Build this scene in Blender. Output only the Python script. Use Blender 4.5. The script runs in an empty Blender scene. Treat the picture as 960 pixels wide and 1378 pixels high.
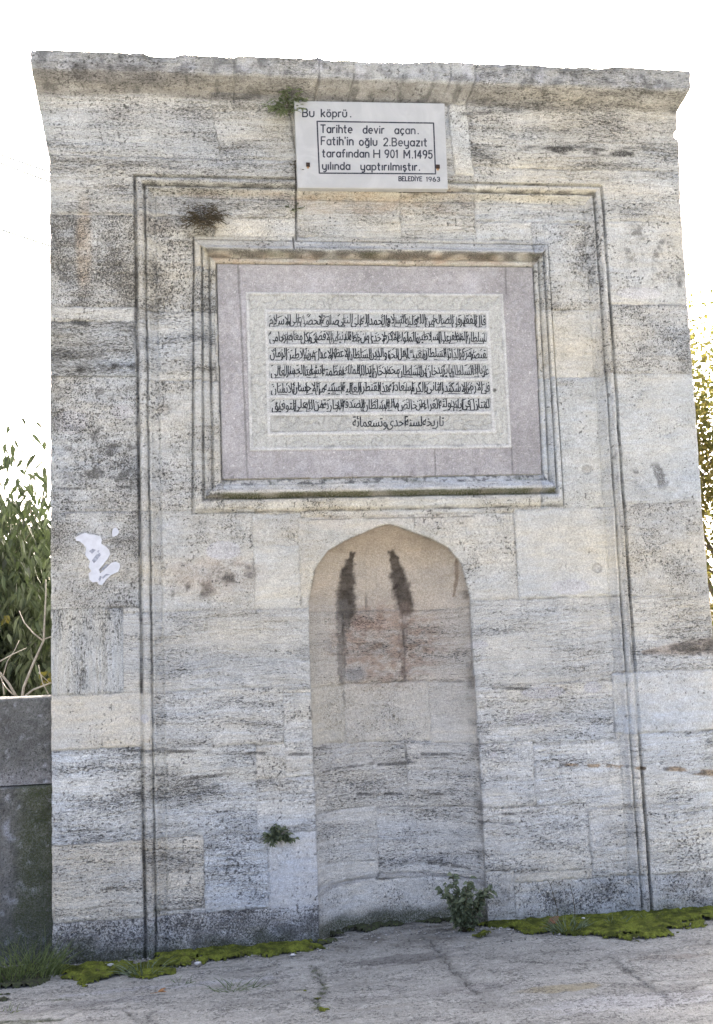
import bpy, bmesh, math, random
import numpy as np
from mathutils import Vector, Matrix
from mathutils.geometry import tessellate_polygon

SC = bpy.context.scene
COL = SC.collection
R = math.radians
rng = random.Random(7)

# ------------------------------------------------------------------ camera, sky, sun, exposure
EYE = 1.6
DIST = 6.56475                       # camera to the wall's face (the plane y = 0)
FOC = 1500.0                         # focal length in photo pixels (photo 960 x 1378)
CR = np.array([0.98989799, -0.13660232, -0.03797072])
CU = np.array([0.02024873, -0.12885682, 0.99145646])
CF = np.array([0.14032804, 0.98220961, 0.12478908])
cam = bpy.data.cameras.new('camera')
cam.sensor_fit = 'VERTICAL'; cam.sensor_height = 24.0; cam.lens = 24.0*FOC/1378.0
cam.clip_start = 0.05; cam.clip_end = 2000
co = bpy.data.objects.new('camera', cam); COL.objects.link(co)
m = Matrix.Identity(4)
for i in range(3):
    m[i][0] = CR[i]; m[i][1] = CU[i]; m[i][2] = -CF[i]
m[0][3], m[1][3], m[2][3] = 0.0, -DIST, EYE
co.matrix_world = m
SC.camera = co

SUN_EL, SUN_AZ = 38.0, 4.0           # degrees; azimuth from +Y towards +X: behind the wall
W_ = bpy.data.worlds.new('World'); SC.world = W_; W_.use_nodes = True
nt = W_.node_tree; nt.nodes.clear()
sky = nt.nodes.new('ShaderNodeTexSky'); sky.sky_type = 'NISHITA'; sky.sun_disc = False
sky.sun_elevation = R(SUN_EL); sky.sun_rotation = R(SUN_AZ)
sky.altitude = 50; sky.air_density = 0.36; sky.dust_density = 10.0; sky.ozone_density = 0.0
bg = nt.nodes.new('ShaderNodeBackground'); bg.inputs['Strength'].default_value = 0.15
ow = nt.nodes.new('ShaderNodeOutputWorld')
nt.links.new(sky.outputs[0], bg.inputs[0]); nt.links.new(bg.outputs[0], ow.inputs[0])
sl = bpy.data.lights.new('sun', 'SUN'); sl.energy = 2.0; sl.angle = R(0.6); sl.color = (1.0, 0.93, 0.82)
so = bpy.data.objects.new('sun', sl); COL.objects.link(so)
sd = Vector((math.sin(R(SUN_AZ))*math.cos(R(SUN_EL)), math.cos(R(SUN_AZ))*math.cos(R(SUN_EL)), math.sin(R(SUN_EL))))
so.rotation_euler = sd.to_track_quat('Z', 'Y').to_euler(); so.location = (2, 30, 20)
SC.view_settings.view_transform = 'Standard'; SC.view_settings.look = 'None'
SC.view_settings.gamma = 1.0; SC.view_settings.use_curve_mapping = False
SC.view_settings.exposure = 3.12

# ------------------------------------------------------------------ measuring the photo
def ray(px, py):
    return CF + (px-480.0)/FOC*CR - (py-689.0)/FOC*CU
def W(px, py, off=0.0):
    """photo pixel -> point (x, z) of the wall's face, off metres in front of it"""
    d = ray(px, py); s = (DIST-off)/d[1]
    return d[0]*s, EYE+d[2]*s
def P3(px, py, Y):
    x, z = W(px, py, -Y); return Vector((x, Y, z))
def G(px, py, z=-0.02):
    d = ray(px, py); s = (z-EYE)/d[2]
    return Vector((d[0]*s, d[1]*s-DIST, z))

# ------------------------------------------------------------------ noise
_TAB = {}
def noise(x, y, seed=0):
    """gradient noise; one table of gradients per seed"""
    if seed not in _TAB:
        a = np.random.RandomState(seed*7+1).rand(256, 256).astype(np.float32)*6.2831853
        _TAB[seed] = (np.cos(a).ravel()*1.5, np.sin(a).ravel()*1.5)
    gc, gs_ = _TAB[seed]
    x = np.asarray(x, np.float32); y = np.asarray(y, np.float32)
    fx0 = np.floor(x); fy0 = np.floor(y); ix = fx0.astype(np.int32); iy = fy0.astype(np.int32); fx = x-fx0; fy = y-fy0
    ux = fx*fx*fx*(fx*(fx*6-15)+10); uy = fy*fy*fy*(fy*(fy*6-15)+10)
    x0 = ix & 255; x1 = (ix+1) & 255; y0 = (iy & 255) << 8; y1 = ((iy+1) & 255) << 8
    def g(k, dx, dy): return gc[k]*dx+gs_[k]*dy
    n0 = g(y0+x0, fx, fy); n0 = n0+(g(y0+x1, fx-1, fy)-n0)*ux
    n1_ = g(y1+x0, fx, fy-1); n1_ = n1_+(g(y1+x1, fx-1, fy-1)-n1_)*ux
    return n0+(n1_-n0)*uy
def fbm(x, y, o, seed=0):
    s = 0; a = 1.0; t = 0
    for i in range(o):
        s = s+a*noise(x*2**i, y*2**i, seed+i*17); t += a; a *= .55
    return s/t*1.3
def ss(a, b, x):
    t = np.clip((x-a)/(b-a), 0, 1); return t*t*(3-2*t)
def cap(x, z, pts):
    """smooth 0..1 mask round a polyline of (x, z, half width)"""
    m = np.zeros_like(x)
    for (x0, z0, w0), (x1, z1, w1) in zip(pts, pts[1:]):
        dx, dz = x1-x0, z1-z0
        t = np.clip(((x-x0)*dx+(z-z0)*dz)/(dx*dx+dz*dz+1e-9), 0, 1)
        d = np.hypot(x-x0-t*dx, z-z0-t*dz); w = w0+t*(w1-w0)
        m = np.maximum(m, 1-ss(.6, 1.4, d/w))
    return m
MPX = 1/228.5                         # metres per photo pixel on the wall
def pcap(x, z, pts):
    return cap(x, z, [(*W(a, b), c*MPX) for a, b, c in pts])
def ell(x, z, px, py, rx, ry):
    cx, cz = W(px, py)
    return 1-ss(.55, 1.25, np.hypot((x-cx)/(rx*MPX), (z-cz)/(ry*MPX)))

# ------------------------------------------------------------------ object helpers
def tag(o, label=None, cat=None, group=None, kind=None):
    if label: o['label'] = label
    if cat: o['category'] = cat
    if group: o['group'] = group
    if kind: o['kind'] = kind
    return o
def empty(name, loc, label, cat, group=None):
    o = bpy.data.objects.new(name, None); COL.objects.link(o); o.location = loc
    o.empty_display_size = .1
    return tag(o, label, cat, group)
def add(name, me, mats, parent=None, base=None):
    """links a mesh whose vertices are in world metres"""
    if base is not None:
        me.transform(Matrix.Translation(-Vector(base)))
    o = bpy.data.objects.new(name, me); COL.objects.link(o)
    for mt in (mats if isinstance(mats, (list, tuple)) else [mats]): me.materials.append(mt)
    if base is not None: o.location = base
    if parent:
        o.parent = parent
        t = Vector((0, 0, 0)); q = parent
        while q: t += q.location; q = q.parent
        if base is None: o.location = -t
        else: o.location = Vector(base)-t
    return o
def mesh_np(name, co_, quads, attrs=None, smooth=True):
    me = bpy.data.meshes.new(name)
    n = len(co_); k = len(quads)
    me.vertices.add(n); me.vertices.foreach_set('co', np.ascontiguousarray(co_, np.float32).ravel())
    me.loops.add(4*k); me.loops.foreach_set('vertex_index', np.ascontiguousarray(quads, np.int32).ravel())
    me.polygons.add(k); me.polygons.foreach_set('loop_start', np.arange(0, 4*k, 4, dtype=np.int32))
    me.update(calc_edges=True)
    for key, v in (attrs or {}).items():
        if v.ndim == 1:
            a = me.attributes.new(key, 'FLOAT', 'POINT'); a.data.foreach_set('value', v.astype(np.float32))
        elif key == 'tint':
            a = me.attributes.new(key, 'FLOAT_COLOR', 'POINT')
            a.data.foreach_set('color', np.hstack([v, np.ones((n, 1))]).astype(np.float32).ravel())
        else:
            a = me.attributes.new(key, 'FLOAT_VECTOR', 'POINT'); a.data.foreach_set('vector', v.astype(np.float32).ravel())
    if smooth: me.polygons.foreach_set('use_smooth', np.ones(k, bool))
    return me
def mesh_py(name, v, f, smooth=False):
    me = bpy.data.meshes.new(name); me.from_pydata([tuple(a) for a in v], [], f); me.update()
    if smooth: me.polygons.foreach_set('use_smooth', [True]*len(me.polygons))
    return me
class MB:
    def __init__(s): s.v = []; s.f = []
    def poly(s, vs, fs):
        b = len(s.v); s.v += [Vector(a) for a in vs]; s.f += [tuple(b+i for i in q) for q in fs]
    def tube(s, pts, rad, n=7):
        b = len(s.v); pts = [Vector(p) for p in pts]; u = None
        for i, p in enumerate(pts):
            d = (pts[min(i+1, len(pts)-1)]-pts[max(i-1, 0)]).normalized()
            if u is None:
                u = d.orthogonal().normalized()
            u = (u-d*u.dot(d)).normalized(); w = d.cross(u)
            r = rad[i] if isinstance(rad, (list, tuple)) else rad
            for k in range(n):
                a = 6.28318*k/n; s.v.append(p+(u*math.cos(a)+w*math.sin(a))*r)
        for i in range(len(pts)-1):
            for k in range(n):
                k2 = (k+1) % n
                s.f.append((b+i*n+k, b+i*n+k2, b+i*n+n+k2, b+i*n+n+k))
        s.f.append(tuple(b+k for k in reversed(range(n)))); s.f.append(tuple(b+(len(pts)-1)*n+k for k in range(n)))
    def prism(s, outline, y0, y1):
        """outline of (x, z), extruded from y0 (front) to y1"""
        n = len(outline); b = len(s.v)
        s.v += [Vector((x, y0, z)) for x, z in outline]+[Vector((x, y1, z)) for x, z in outline]
        for t in tessellate_polygon([[Vector((x, z, 0)) for x, z in outline]]):
            s.f.append((b+t[0], b+t[1], b+t[2])); s.f.append((b+n+t[2], b+n+t[1], b+n+t[0]))
        for k in range(n):
            k2 = (k+1) % n; s.f.append((b+k, b+n+k, b+n+k2, b+k2))
    def leaf(s, p, d, up, L, w, droop=0.0):
        d = d.normalized(); side = d.cross(up)
        if side.length < 1e-4: side = d.orthogonal()
        side.normalize(); nrm = side.cross(d)
        dn = Vector((0, 0, -1))
        p1 = p+d*L*.38+dn*droop*L*.12; p2 = p+d*L*.72+dn*droop*L*.35; t = p+d*L+dn*droop*L*.7
        f = nrm*w*.18; b = len(s.v)
        s.v += [p, p1-side*w*.5+f, p2-side*w*.36+f, t, p2+side*w*.36+f, p1+side*w*.5+f]
        s.f += [(b, b+1, b+2, b+3), (b, b+3, b+4, b+5)]
    def build(s, name, mat, parent=None, base=None, smooth=False):
        return add(name, mesh_py(name, s.v, s.f, smooth), mat, parent, base)
def fix_normals(o):
    bm = bmesh.new(); bm.from_mesh(o.data); bmesh.ops.recalc_face_normals(bm, faces=bm.faces); bm.to_mesh(o.data); bm.free()

# ------------------------------------------------------------------ materials
def newmat(name, rough=.9, spec=.25):
    mt = bpy.data.materials.new(name); mt.use_nodes = True
    b = mt.node_tree.nodes['Principled BSDF']
    b.inputs['Roughness'].default_value = rough; b.inputs['Specular IOR Level'].default_value = spec
    return mt, mt.node_tree, b
def N(t, kind, **kw):
    n = t.nodes.new(kind)
    for k, v in kw.items(): setattr(n, k, v)
    return n
def mixc(t, fac, a, b, blend='MIX'):
    n = N(t, 'ShaderNodeMix', data_type='RGBA', blend_type=blend)
    for sock, v in ((n.inputs[0], fac), (n.inputs[6], a), (n.inputs[7], b)):
        if hasattr(v, 'links'): t.links.new(v, sock)
        elif isinstance(v, (int, float)): sock.default_value = v
        else: sock.default_value = (*v, 1)
    return n.outputs[2]
def nz(t, vec, scale, detail=4, rough=.6, dist=0):
    n = N(t, 'ShaderNodeTexNoise'); n.inputs['Scale'].default_value = scale
    n.inputs['Detail'].default_value = detail; n.inputs['Roughness'].default_value = rough
    n.inputs['Distortion'].default_value = dist
    if vec is not None: t.links.new(vec, n.inputs['Vector'])
    return n.outputs['Fac']
def rng_(t, fac, a, b, c=0., d=1.):
    n = N(t, 'ShaderNodeMapRange'); n.interpolation_type = 'SMOOTHSTEP'
    for i, v in enumerate((a, b, c, d)): n.inputs[i+1].default_value = v
    t.links.new(fac, n.inputs[0]); return n.outputs[0]
def mth(t, op, a, b):
    n = N(t, 'ShaderNodeMath', operation=op)
    for i, v in enumerate((a, b)):
        if hasattr(v, 'links'): t.links.new(v, n.inputs[i])
        else: n.inputs[i].default_value = v
    return n.outputs[0]
def att(t, name):
    return N(t, 'ShaderNodeAttribute', attribute_name=name)
def bump(t, b, h, dist=.004, strength=1.):
    n = N(t, 'ShaderNodeBump'); n.inputs['Distance'].default_value = dist; n.inputs['Strength'].default_value = strength
    t.links.new(h, n.inputs['Height']); t.links.new(n.outputs[0], b.inputs['Normal'])

def stone_material(name, speck=.85, grain=.22, crustc=(.055, .053, .049), mossc=(.045, .06, .012), bumpd=.007, thr=.618):
    mt, t, b = newmat(name, .93, .15)
    pos = N(t, 'ShaderNodeTexCoord').outputs['Object']
    tuv = att(t, 'tuv').outputs['Vector']; pt = att(t, 'pitty').outputs['Fac']
    col = att(t, 'tint').outputs['Color']
    g = nz(t, pos, 150, 4, .75)
    g2 = nz(t, tuv, 30, 6, .72)                                    # fine beds
    col = mixc(t, 1.0, col, mixc(t, rng_(t, g, .36, .64), (1-grain,)*3, (1+grain,)*3), 'MULTIPLY')
    col = mixc(t, 1.0, col, mixc(t, rng_(t, g2, .34, .66), (.89, .88, .865), (1.10, 1.10, 1.10)), 'MULTIPLY')
    s1 = nz(t, tuv, 52, 5, .68); s2 = nz(t, tuv, 125, 3, .65)
    lift = mth(t, 'MULTIPLY', pt, .195)
    sp = rng_(t, mth(t, 'ADD', s1, lift), thr+.085, thr+.112, 0, speck)
    sp = mth(t, 'MAXIMUM', sp, rng_(t, mth(t, 'ADD', s2, lift), thr+.105, thr+.135, 0, speck*.85))
    sp = mth(t, 'MULTIPLY', sp, rng_(t, pt, .02, .2))
    cr = mth(t, 'MAXIMUM', sp, mth(t, 'MULTIPLY', att(t, 'crust').outputs['Fac'], rng_(t, nz(t, pos, 170, 4, .75), .40, .52, .42, 1.0)))
    col = mixc(t, cr, col, crustc)
    mo = mth(t, 'MULTIPLY', att(t, 'moss').outputs['Fac'], rng_(t, nz(t, pos, 130, 4, .7), .38, .6, .25, 1.0))
    col = mixc(t, mo, col, mossc)
    t.links.new(col, b.inputs['Base Color'])
    h = mth(t, 'SUBTRACT', mth(t, 'ADD', mth(t, 'MULTIPLY', g, .5), mth(t, 'MULTIPLY', g2, .7)), mth(t, 'MULTIPLY', sp, .9))
    h = mth(t, 'ADD', h, mth(t, 'MULTIPLY', nz(t, pos, 38, 4, .65), .8))
    bump(t, b, h, bumpd, .9)
    return mt
M_STONE = stone_material('weathered_travertine')
M_CEM = stone_material('worn_concrete', speck=.7, grain=.20, crustc=(.075, .073, .066), bumpd=.007, thr=.585)

def plain(name, c, rough=.85, var=.15, scale=40, spec=.25, trans=0, b2=None):
    mt, t, b = newmat(name, rough, spec)
    pos = N(t, 'ShaderNodeTexCoord').outputs['Object']
    f = rng_(t, nz(t, pos, scale, 4, .6), .3, .7)
    c2 = b2 or tuple(min(1, v*(1+var)) for v in c)
    cc = mixc(t, f, tuple(v*(1-var) for v in c), c2)
    t.links.new(cc, b.inputs['Base Color'])
    if trans:
        tr = N(t, 'ShaderNodeBsdfTranslucent'); ms = N(t, 'ShaderNodeMixShader'); ms.inputs[0].default_value = trans
        br = mixc(t, 1.0, cc, (1.2, 1.3, .75), 'MULTIPLY')
        t.links.new(br, tr.inputs[0])
        out = t.nodes['Material Output']
        t.links.new(b.outputs[0], ms.inputs[1]); t.links.new(tr.outputs[0], ms.inputs[2]); t.links.new(ms.outputs[0], out.inputs[0])
    return mt

# ------------------------------------------------------------------ the monument
XL, ZB, ZT = -0.848, -0.30, 5.262
ZC = 4.615                             # bed joint under the cornice blocks
GS = 0.0048
nx = int(4.0/GS)+1; nzr = int((ZT-ZB)/GS)+1
zz = np.linspace(ZB, ZT, nzr)
S, Z = np.meshgrid(np.linspace(0, 1, nx), zz)
XRz = np.interp(Z, [-.3, 1.7, 2.24, 3.26, 4.18, 4.84, 4.86, 4.885, 4.92, 5.3], [3.139, 3.139, 3.133, 3.141, 3.147, 3.162, 3.138, 3.132, 3.160, 3.160])
ol = np.interp(Z, [ZC, 5.17], [0, .100]); orr = np.interp(Z, [5.03, 5.165], [0, .078])
X = XL+S*(XRz-XL)                      # nominal wall coordinate of each vertex

# --- ashlar blocks, measured off the photo: rectangle in pixels, bedding (0 level, 1 none, 2 upright), pits, tint, lichen
TAN = (1.03, .99, .92); GRY = (.97, .995, 1.03); WRM = (1.005, .992, .968); LIT = (1.07, 1.075, 1.08); NEU = (1, 1, 1); BRN = (.98, .89, .79)
BL = [
 # cornice and the course under it
 (20, 40, 327, 212, 0, .55, NEU, .25), (327, 40, 433, 235, 0, .55, NEU, .3), (433, 40, 477, 140, 0, .4, NEU, .3), (477, 40, 632, 140, 0, .3, NEU, .3), (632, 40, 960, 228, 0, .6, WRM, .2),
 (297, 130, 400, 240, 0, .6, NEU, .1), (400, 140, 610, 250, 0, .4, NEU, .1),
 # upper courses
 (20, 212, 400, 289, 0, .6, NEU, .15), (400, 235, 540, 322, 0, .45, WRM, .05), (540, 235, 640, 322, 0, .5, WRM, .05), (640, 228, 960, 298, 0, .45, NEU, .1),
 (20, 289, 182, 413, 1, .8, NEU, .28), (182, 289, 290, 418, 1, .7, NEU, .15), (262, 318, 740, 360, 0, .4, WRM, .1), (720, 298, 810, 415, 1, .55, NEU, .10), (810, 298, 960, 410, 1, .4, NEU, .15),
 (20, 413, 185, 433, 0, .5, LIT, .1), (20, 433, 290, 507, 0, .75, GRY, .2), (182, 418, 290, 511, 0, .6, NEU, .1), (720, 415, 815, 507, 1, .35, NEU, .05), (810, 410, 960, 503, 1, .6, NEU, .2),
 (20, 507, 188, 689, 1, .65, NEU, .33), (188, 511, 300, 688, 1, .5, NEU, .15), (725, 507, 830, 688, 1, .35, GRY, .05), (826, 503, 960, 676, 1, .32, GRY, .1),
 # courses beside the arch
 (20, 689, 190, 820, 1, .6, NEU, .3), (188, 686, 345, 824, 1, .4, NEU, .08), (340, 690, 406, 735, 1, .4, NEU, 0), (343, 733, 520, 822, 1, .22, LIT, 0), (404, 694, 640, 822, 1, .25, WRM, 0), (560, 690, 697, 812, 1, .4, WRM, .05), (697, 683, 838, 809, 1, .22, LIT, 0), (836, 676, 970, 805, 1, .5, NEU, .12),
 (20, 820, 166, 935, 2, .55, GRY, .12), (166, 820, 520, 930, 0, .42, NEU, 0), (520, 806, 862, 924, 0, .45, NEU, 0), (846, 801, 970, 903, 0, .5, NEU, .08),
 (20, 935, 211, 1009, 1, .22, (.95, .92, .87), .03), (205, 928, 383, 1006, 0, .55, NEU, .08), (383, 930, 520, 1045, 0, .45, NEU, .02), (520, 922, 830, 1003, 0, .55, NEU, .05), (828, 903, 970, 985, 1, .22, (.95, .955, .965), .03),
 (20, 1009, 192, 1136, 0, .62, GRY, .22), (190, 1006, 346, 1128, 0, .6, GRY, .16), (346, 1045, 520, 1120, 0, .55, NEU, .05), (520, 1003, 722, 1090, 0, .5, NEU, .05), (722, 1000, 868, 1088, 0, .5, NEU, .06), (866, 985, 970, 1084, 0, .5, GRY, .08),
 (20, 1136, 196, 1241, 0, .5, TAN, .05), (192, 1127, 275, 1226, 0, .6, TAN, .05), (275, 1120, 366, 1226, 0, .55, GRY, .3), (362, 1118, 520, 1222, 1, .12, (.93, .93, .95), .02), (520, 1090, 797, 1180, 0, .5, NEU, .1), (797, 1088, 874, 1190, 0, .5, NEU, .1), (872, 1084, 970, 1190, 0, .5, GRY, .12),
 (20, 1241, 197, 1420, 1, .85, (1.02, 1.02, 1.04), .55), (196, 1224, 520, 1420, 1, .8, (1.05, 1.05, 1.07), .45), (520, 1178, 700, 1420, 1, .6, NEU, .25), (700, 1180, 970, 1420, 1, .6, (.98, 1, 1.03), .3),
]
jx = X+.004*noise(X*9, Z*9, 3)+.003*noise(X*33, Z*33, 4); jz = Z+.004*noise(X*8, Z*8, 5)+.003*noise(X*30, Z*30, 6)
bid = np.full(X.shape, -1, int)
for k, b in enumerate(BL):
    mx_, my_ = (b[0]+b[2])/2, (b[1]+b[3])/2
    x0 = W(b[0], my_)[0]; x1 = W(b[2], my_)[0]; z1 = W(mx_, b[1])[1]; z0 = W(mx_, b[3])[1]
    if b[0] <= 20: x0 = -2
    if b[2] >= 960: x1 = 5
    bid[(jx >= x0) & (jx < x1) & (jz >= z0) & (jz < z1)] = k
# niche masonry: its own courses
ncx = 1.128
nw_z = [-.5, 1.0, 1.6, 1.915] + [W(*p)[1] for p in ((427, 764), (442.5, 741), (467, 727), (511, 708), (524, 704.5))]
nw_w = [.494, .494, .492, .487] + [(W(*b)[0]-W(*a)[0])/2 for a, b in (((427, 764), (624, 760)), ((442.5, 741), (606, 737)), ((467, 727), (583, 724)), ((511, 708), (537, 708)))] + [0.004]
NW = np.interp(Z, nw_z, nw_w); NW = np.where(Z > nw_z[-1], 0, NW)
NCX = ncx + .004*np.sin(Z*3)
un = (X-NCX)/np.maximum(NW, 1e-4)
in_n = (np.abs(un) < 1) & (Z < nw_z[-1])
NB = [(380, 690, 520, 822, 0, 0.12, BRN, 0), (500, 690, 680, 818, 1, .10, BRN, 0), (380, 822, 470, 925, 0, .45, (.93, .9, .84), 0), (470, 818, 560, 920, 0, .5, (.95, .88, .82), 0), (555, 818, 680, 920, 0, .5, (.96, .91, .85), 0),
 (380, 925, 471, 1005, 1, .3, (.96, .92, .82), 0), (471, 920, 590, 1003, 1, .4, (.97, .94, .88), 0), (590, 918, 680, 1003, 0, .3, (1, .97, .92), 0),
 (380, 1005, 560, 1097, 0, .6, WRM, 0), (560, 1003, 680, 1093, 0, .6, WRM, 0), (380, 1097, 518, 1198, 0, .5, WRM, 0), (518, 1093, 680, 1190, 0, .55, NEU, 0), (380, 1196, 680, 1400, 1, .45, WRM, .08)]
for k, b in enumerate(NB):
    mx_, my_ = (b[0]+b[2])/2, (b[1]+b[3])/2
    x0 = W(b[0], my_)[0]; x1 = W(b[2], my_)[0]; z1 = W(mx_, b[1])[1]; z0 = W(mx_, b[3])[1]
    bid[in_n & (jx >= x0) & (jx < x1) & (jz >= z0) & (jz < z1)] = len(BL)+k
ALL = BL+NB
mode = np.array([b[4] for b in ALL])[bid]; pitd = np.array([b[5] for b in ALL])[bid]
tintb = np.array([b[6] for b in ALL], float)[bid]; lich = np.array([b[7] for b in ALL])[bid]
pale = np.array([1.17 if b[1] > 975 and b[3] < 1300 else 1.08 if b[1] > 900 else 1.0 for b in ALL])   # whiter lower courses, lifted further to offset weaker light near the ground
tintb = tintb*np.where(in_n, 1+.26*ss(1.5, .6, Z), pale[bid])[..., None]  # niche colour lightened towards its foot to make up for missing light
rb = np.random.RandomState(5).rand(len(ALL), 4)
bo = rb[bid]
# joints
edge = np.zeros(X.shape)
e = (bid[:, 1:] != bid[:, :-1]); edge[:, 1:][e] = 1; edge[:, :-1][e] = 1
e = (bid[1:] != bid[:-1]); edge[1:][e] = 1; edge[:-1][e] = 1
def blur(a, r):
    for ax in (0, 1):
        p = np.pad(a, [(r, r) if i == ax else (0, 0) for i in (0, 1)], mode='edge')
        c = np.cumsum(p, axis=ax); c = np.insert(c, 0, 0, axis=ax)
        n = a.shape[ax]
        a = (np.take(c, np.arange(2*r+1, 2*r+1+n), axis=ax)-np.take(c, np.arange(n), axis=ax))/(2*r+1)
    return a
joint = np.clip(blur(edge, 1)*1.3, 0, 1)
openj = ss(-.15, .35, noise(X*5, Z*5, 41)+.3*noise(X*21, Z*21, 42))     # where the mortar has gone

# bedding coordinates
off = bo[..., :2]*37
u0 = np.where(mode == 2, Z, X); v0 = np.where(mode == 2, X, Z)
wav = .014*noise(X*1.7+off[..., 0], Z*1.2, 8)+.012*noise(X*5, Z*3, 9)
iso = mode == 1
U = np.where(iso, u0*2.0, u0*1.0)+off[..., 0]
V = np.where(iso, v0*2.0, (v0+wav)*4.2)+off[..., 1]
band = fbm(U*.7, V*1.6, 4, 21)                       # lighter and darker beds
big = fbm(X*1.3, Z*1.3, 4, 31)
clus = fbm(U*2.2, V*2.2, 3, 51)                      # where pits gather
beds = fbm(U*2.6, V*15, 5, 58)                     # thin beds a hand or two long
strk2 = fbm(U*6, V*26, 4, 59)
n1 = noise(U*30, V*27, 61)+.7*noise(U*62, V*52, 62)-.35*beds
thr = 1.14-.50*pitd-.55*clus-.15*bo[..., 2]
pit = ss(thr, thr+.25, n1)*(pitd > .02)*(.6+.4*ss(-.3, .3, noise(U*5, V*5, 65)))
n2 = noise(U*11, V*12, 63)+.55*noise(U*33, V*30, 64)+.3*noise(U*70, V*60, 66)
bigpit = ss(1.25-.25*pitd-.5*clus, 1.5-.25*pitd-.5*clus, n2)*(pitd > .15)
strat = sum(np.clip(1-np.abs(noise(U*a+k*3.1, V*b, 700+k)+.25*noise(U*5, V*9, 710+k))/.055, 0, 1)*ss(-.1, .45, noise(U*1.6, V*2.2, 720+k)) for k, (a, b) in enumerate(((.8, 3.2), (1.1, 5.0))))*(~iso)*np.clip(pitd*2, 0, 1)
mott = fbm(X*9, Z*9, 5, 67); mott2 = fbm(X*4+3, Z*4, 5, 68)
spk = .55*mott2+noise(X*75, Z*75, 71)+.7*noise(X*38, Z*38, 72)+.5*fbm(X*6, Z*6, 2, 73)
crust = ss(1.08-.75*lich, 1.40-.75*lich, spk+.35*big+.25)*.9*(lich > .01)
crust = np.maximum(crust, pit*.8); crust = np.maximum(crust, bigpit*.7); crust = crust*np.where(in_n, .7, 1)
crust = np.maximum(crust, ss(.40, .75, -beds+.35*clus+.25*noise(U*40, V*40, 69))*pitd*.26*(~iso))
crust = np.maximum(crust, ss(.30, .75, mott+.5*mott2+.4*noise(X*60, Z*60, 70))*np.clip(lich*1.1, 0, .5)*iso)
crust = np.maximum(crust, ss(.35, .8, mott2+.6*mott)*np.clip(lich*.6, 0, .3))
moss = np.zeros(X.shape); 
H = .005*fbm(X*1.1, Z*1.1, 3, 81)+.0035*(bo[..., 3]-.5)*2
H += np.where(iso, .0018, .003)*fbm(U*3, V*3, 3, 82)+.0012*fbm(X*28, Z*28, 3, 83)
H += joint*(.0015+.006*openj)
H += .009*pit+.013*bigpit+.0022*beds
crust = np.maximum(crust, joint*openj*.6*ss(-.1, .5, noise(X*14, Z*14, 84)))

def lin(d, pts):
    return np.interp(d, [p[0] for p in pts], [p[1] for p in pts])
# --- outer moulding: an open-bottomed frame
oL, oR, oT = -.348, 2.622, 4.527
wob = .004*noise(X*4, Z*4, 91)+.002*noise(X*23, Z*23, 89)
dO = np.minimum(np.minimum(X-oL, oR-X), oT-Z)+wob
prof = lin(dO, [(-.004, 0), (.004, .022), (.011, .022), (.019, -.006), (.028, -.018), (.044, -.018), (.056, -.004), (.062, .022), (.067, .022), (.071, .000), (.084, .000), (.090, .016), (.104, .030), (.122, .038), (.129, .038), (.133, .026), (.142, .026), (10, .026)])
wear = ss(-.25, .5, fbm(X*2.5, Z*2.5, 3, 92))         # worn stretches
# left jamb has a patch of new stone that interrupts the groove
pl = ((X < W(211, 970)[0]) & (Z < W(100, 937)[1]) & (Z > W(100, 1006)[1]))
prp = ((X > W(828, 940)[0]) & (Z < W(880, 903)[1]) & (Z > W(880, 985)[1]))
soft = lin(dO, [(-.01, 0), (.02, .010), (.05, .004), (.09, .014), (.13, .026), (10, .026)])
prof = np.where(pl | prp, .55*soft+.45*prof, prof)
tR = (X > 2.3) & (Z > W(800, 420)[1]+0*X) & (Z < W(800, 300)[1])
H += np.where(dO > -.004, prof, 0)
gro = (1-ss(.004, .013, np.abs(dO-.0075)))*np.where(pl | prp, .3, 1)
crust = np.maximum(crust, gro*(.12+.75*ss(-.35, .5, noise(X*2.3, Z*2.3, 90)+.5*noise(X*9, Z*9, 93)+.4*noise(X*40, Z*40, 94))))
l2 = (1-ss(.003, .009, np.abs(dO-.065)))*np.where(pl | prp, .3, 1)
topz = ss(oT-.22, oT-.10, Z)
crust = np.maximum(crust, l2*(.12+.6*ss(-.2, .5, noise(X*4, Z*4, 95)+.4*noise(X*40, Z*40, 87)))*(1+.0*topz))
crust = np.maximum(crust, topz*(1-ss(.006, .02, np.abs(dO-.064)))*ss(-.3, .3, noise(X*10, Z*30, 96))*.8)
r_outer = (dO > -.004) & (dO < .135)

# --- inner moulding
iLx = np.interp(Z, [2.45, 4.13], [-.036, .004]); iRx = 2.238
iT, iB = 4.128, 2.450
pL = np.interp(Z, [2.65, 3.99], [.146, .141]); pR = np.interp(Z, [2.65, 3.99], [2.122, 2.142]); pT, pB = 3.990, 2.655
fl = (X-iLx)/(pL-iLx); fr = (iRx-X)/(iRx-pR); ft = (iT-Z)/(iT-pT); fb = (Z-iB)/(pB-iB)
f = np.minimum(np.minimum(fl, fr), np.minimum(ft, fb))+.012*noise(X*5, Z*5, 97)
which = np.argmin(np.stack([fl, fr, ft, fb]), axis=0)
side = lin(f, [(-.03, 0), (.0, .014), (.05, .012), (.08, -.020), (.30, -.024), (.34, .006), (.38, .008), (.42, -.012), (.60, .012), (.65, .034), (.70, .034), (.73, .014), (.93, .018), (.98, .060), (1.0, .060)])
top = lin(f, [(-.03, 0), (.0, .010), (.04, -.010), (.30, -.020), (.36, -.036), (.46, -.046), (.56, -.040), (.62, -.014), (.66, .022), (.72, .034), (.78, .018), (.94, .024), (.97, .060), (1.0, .060)])
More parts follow.
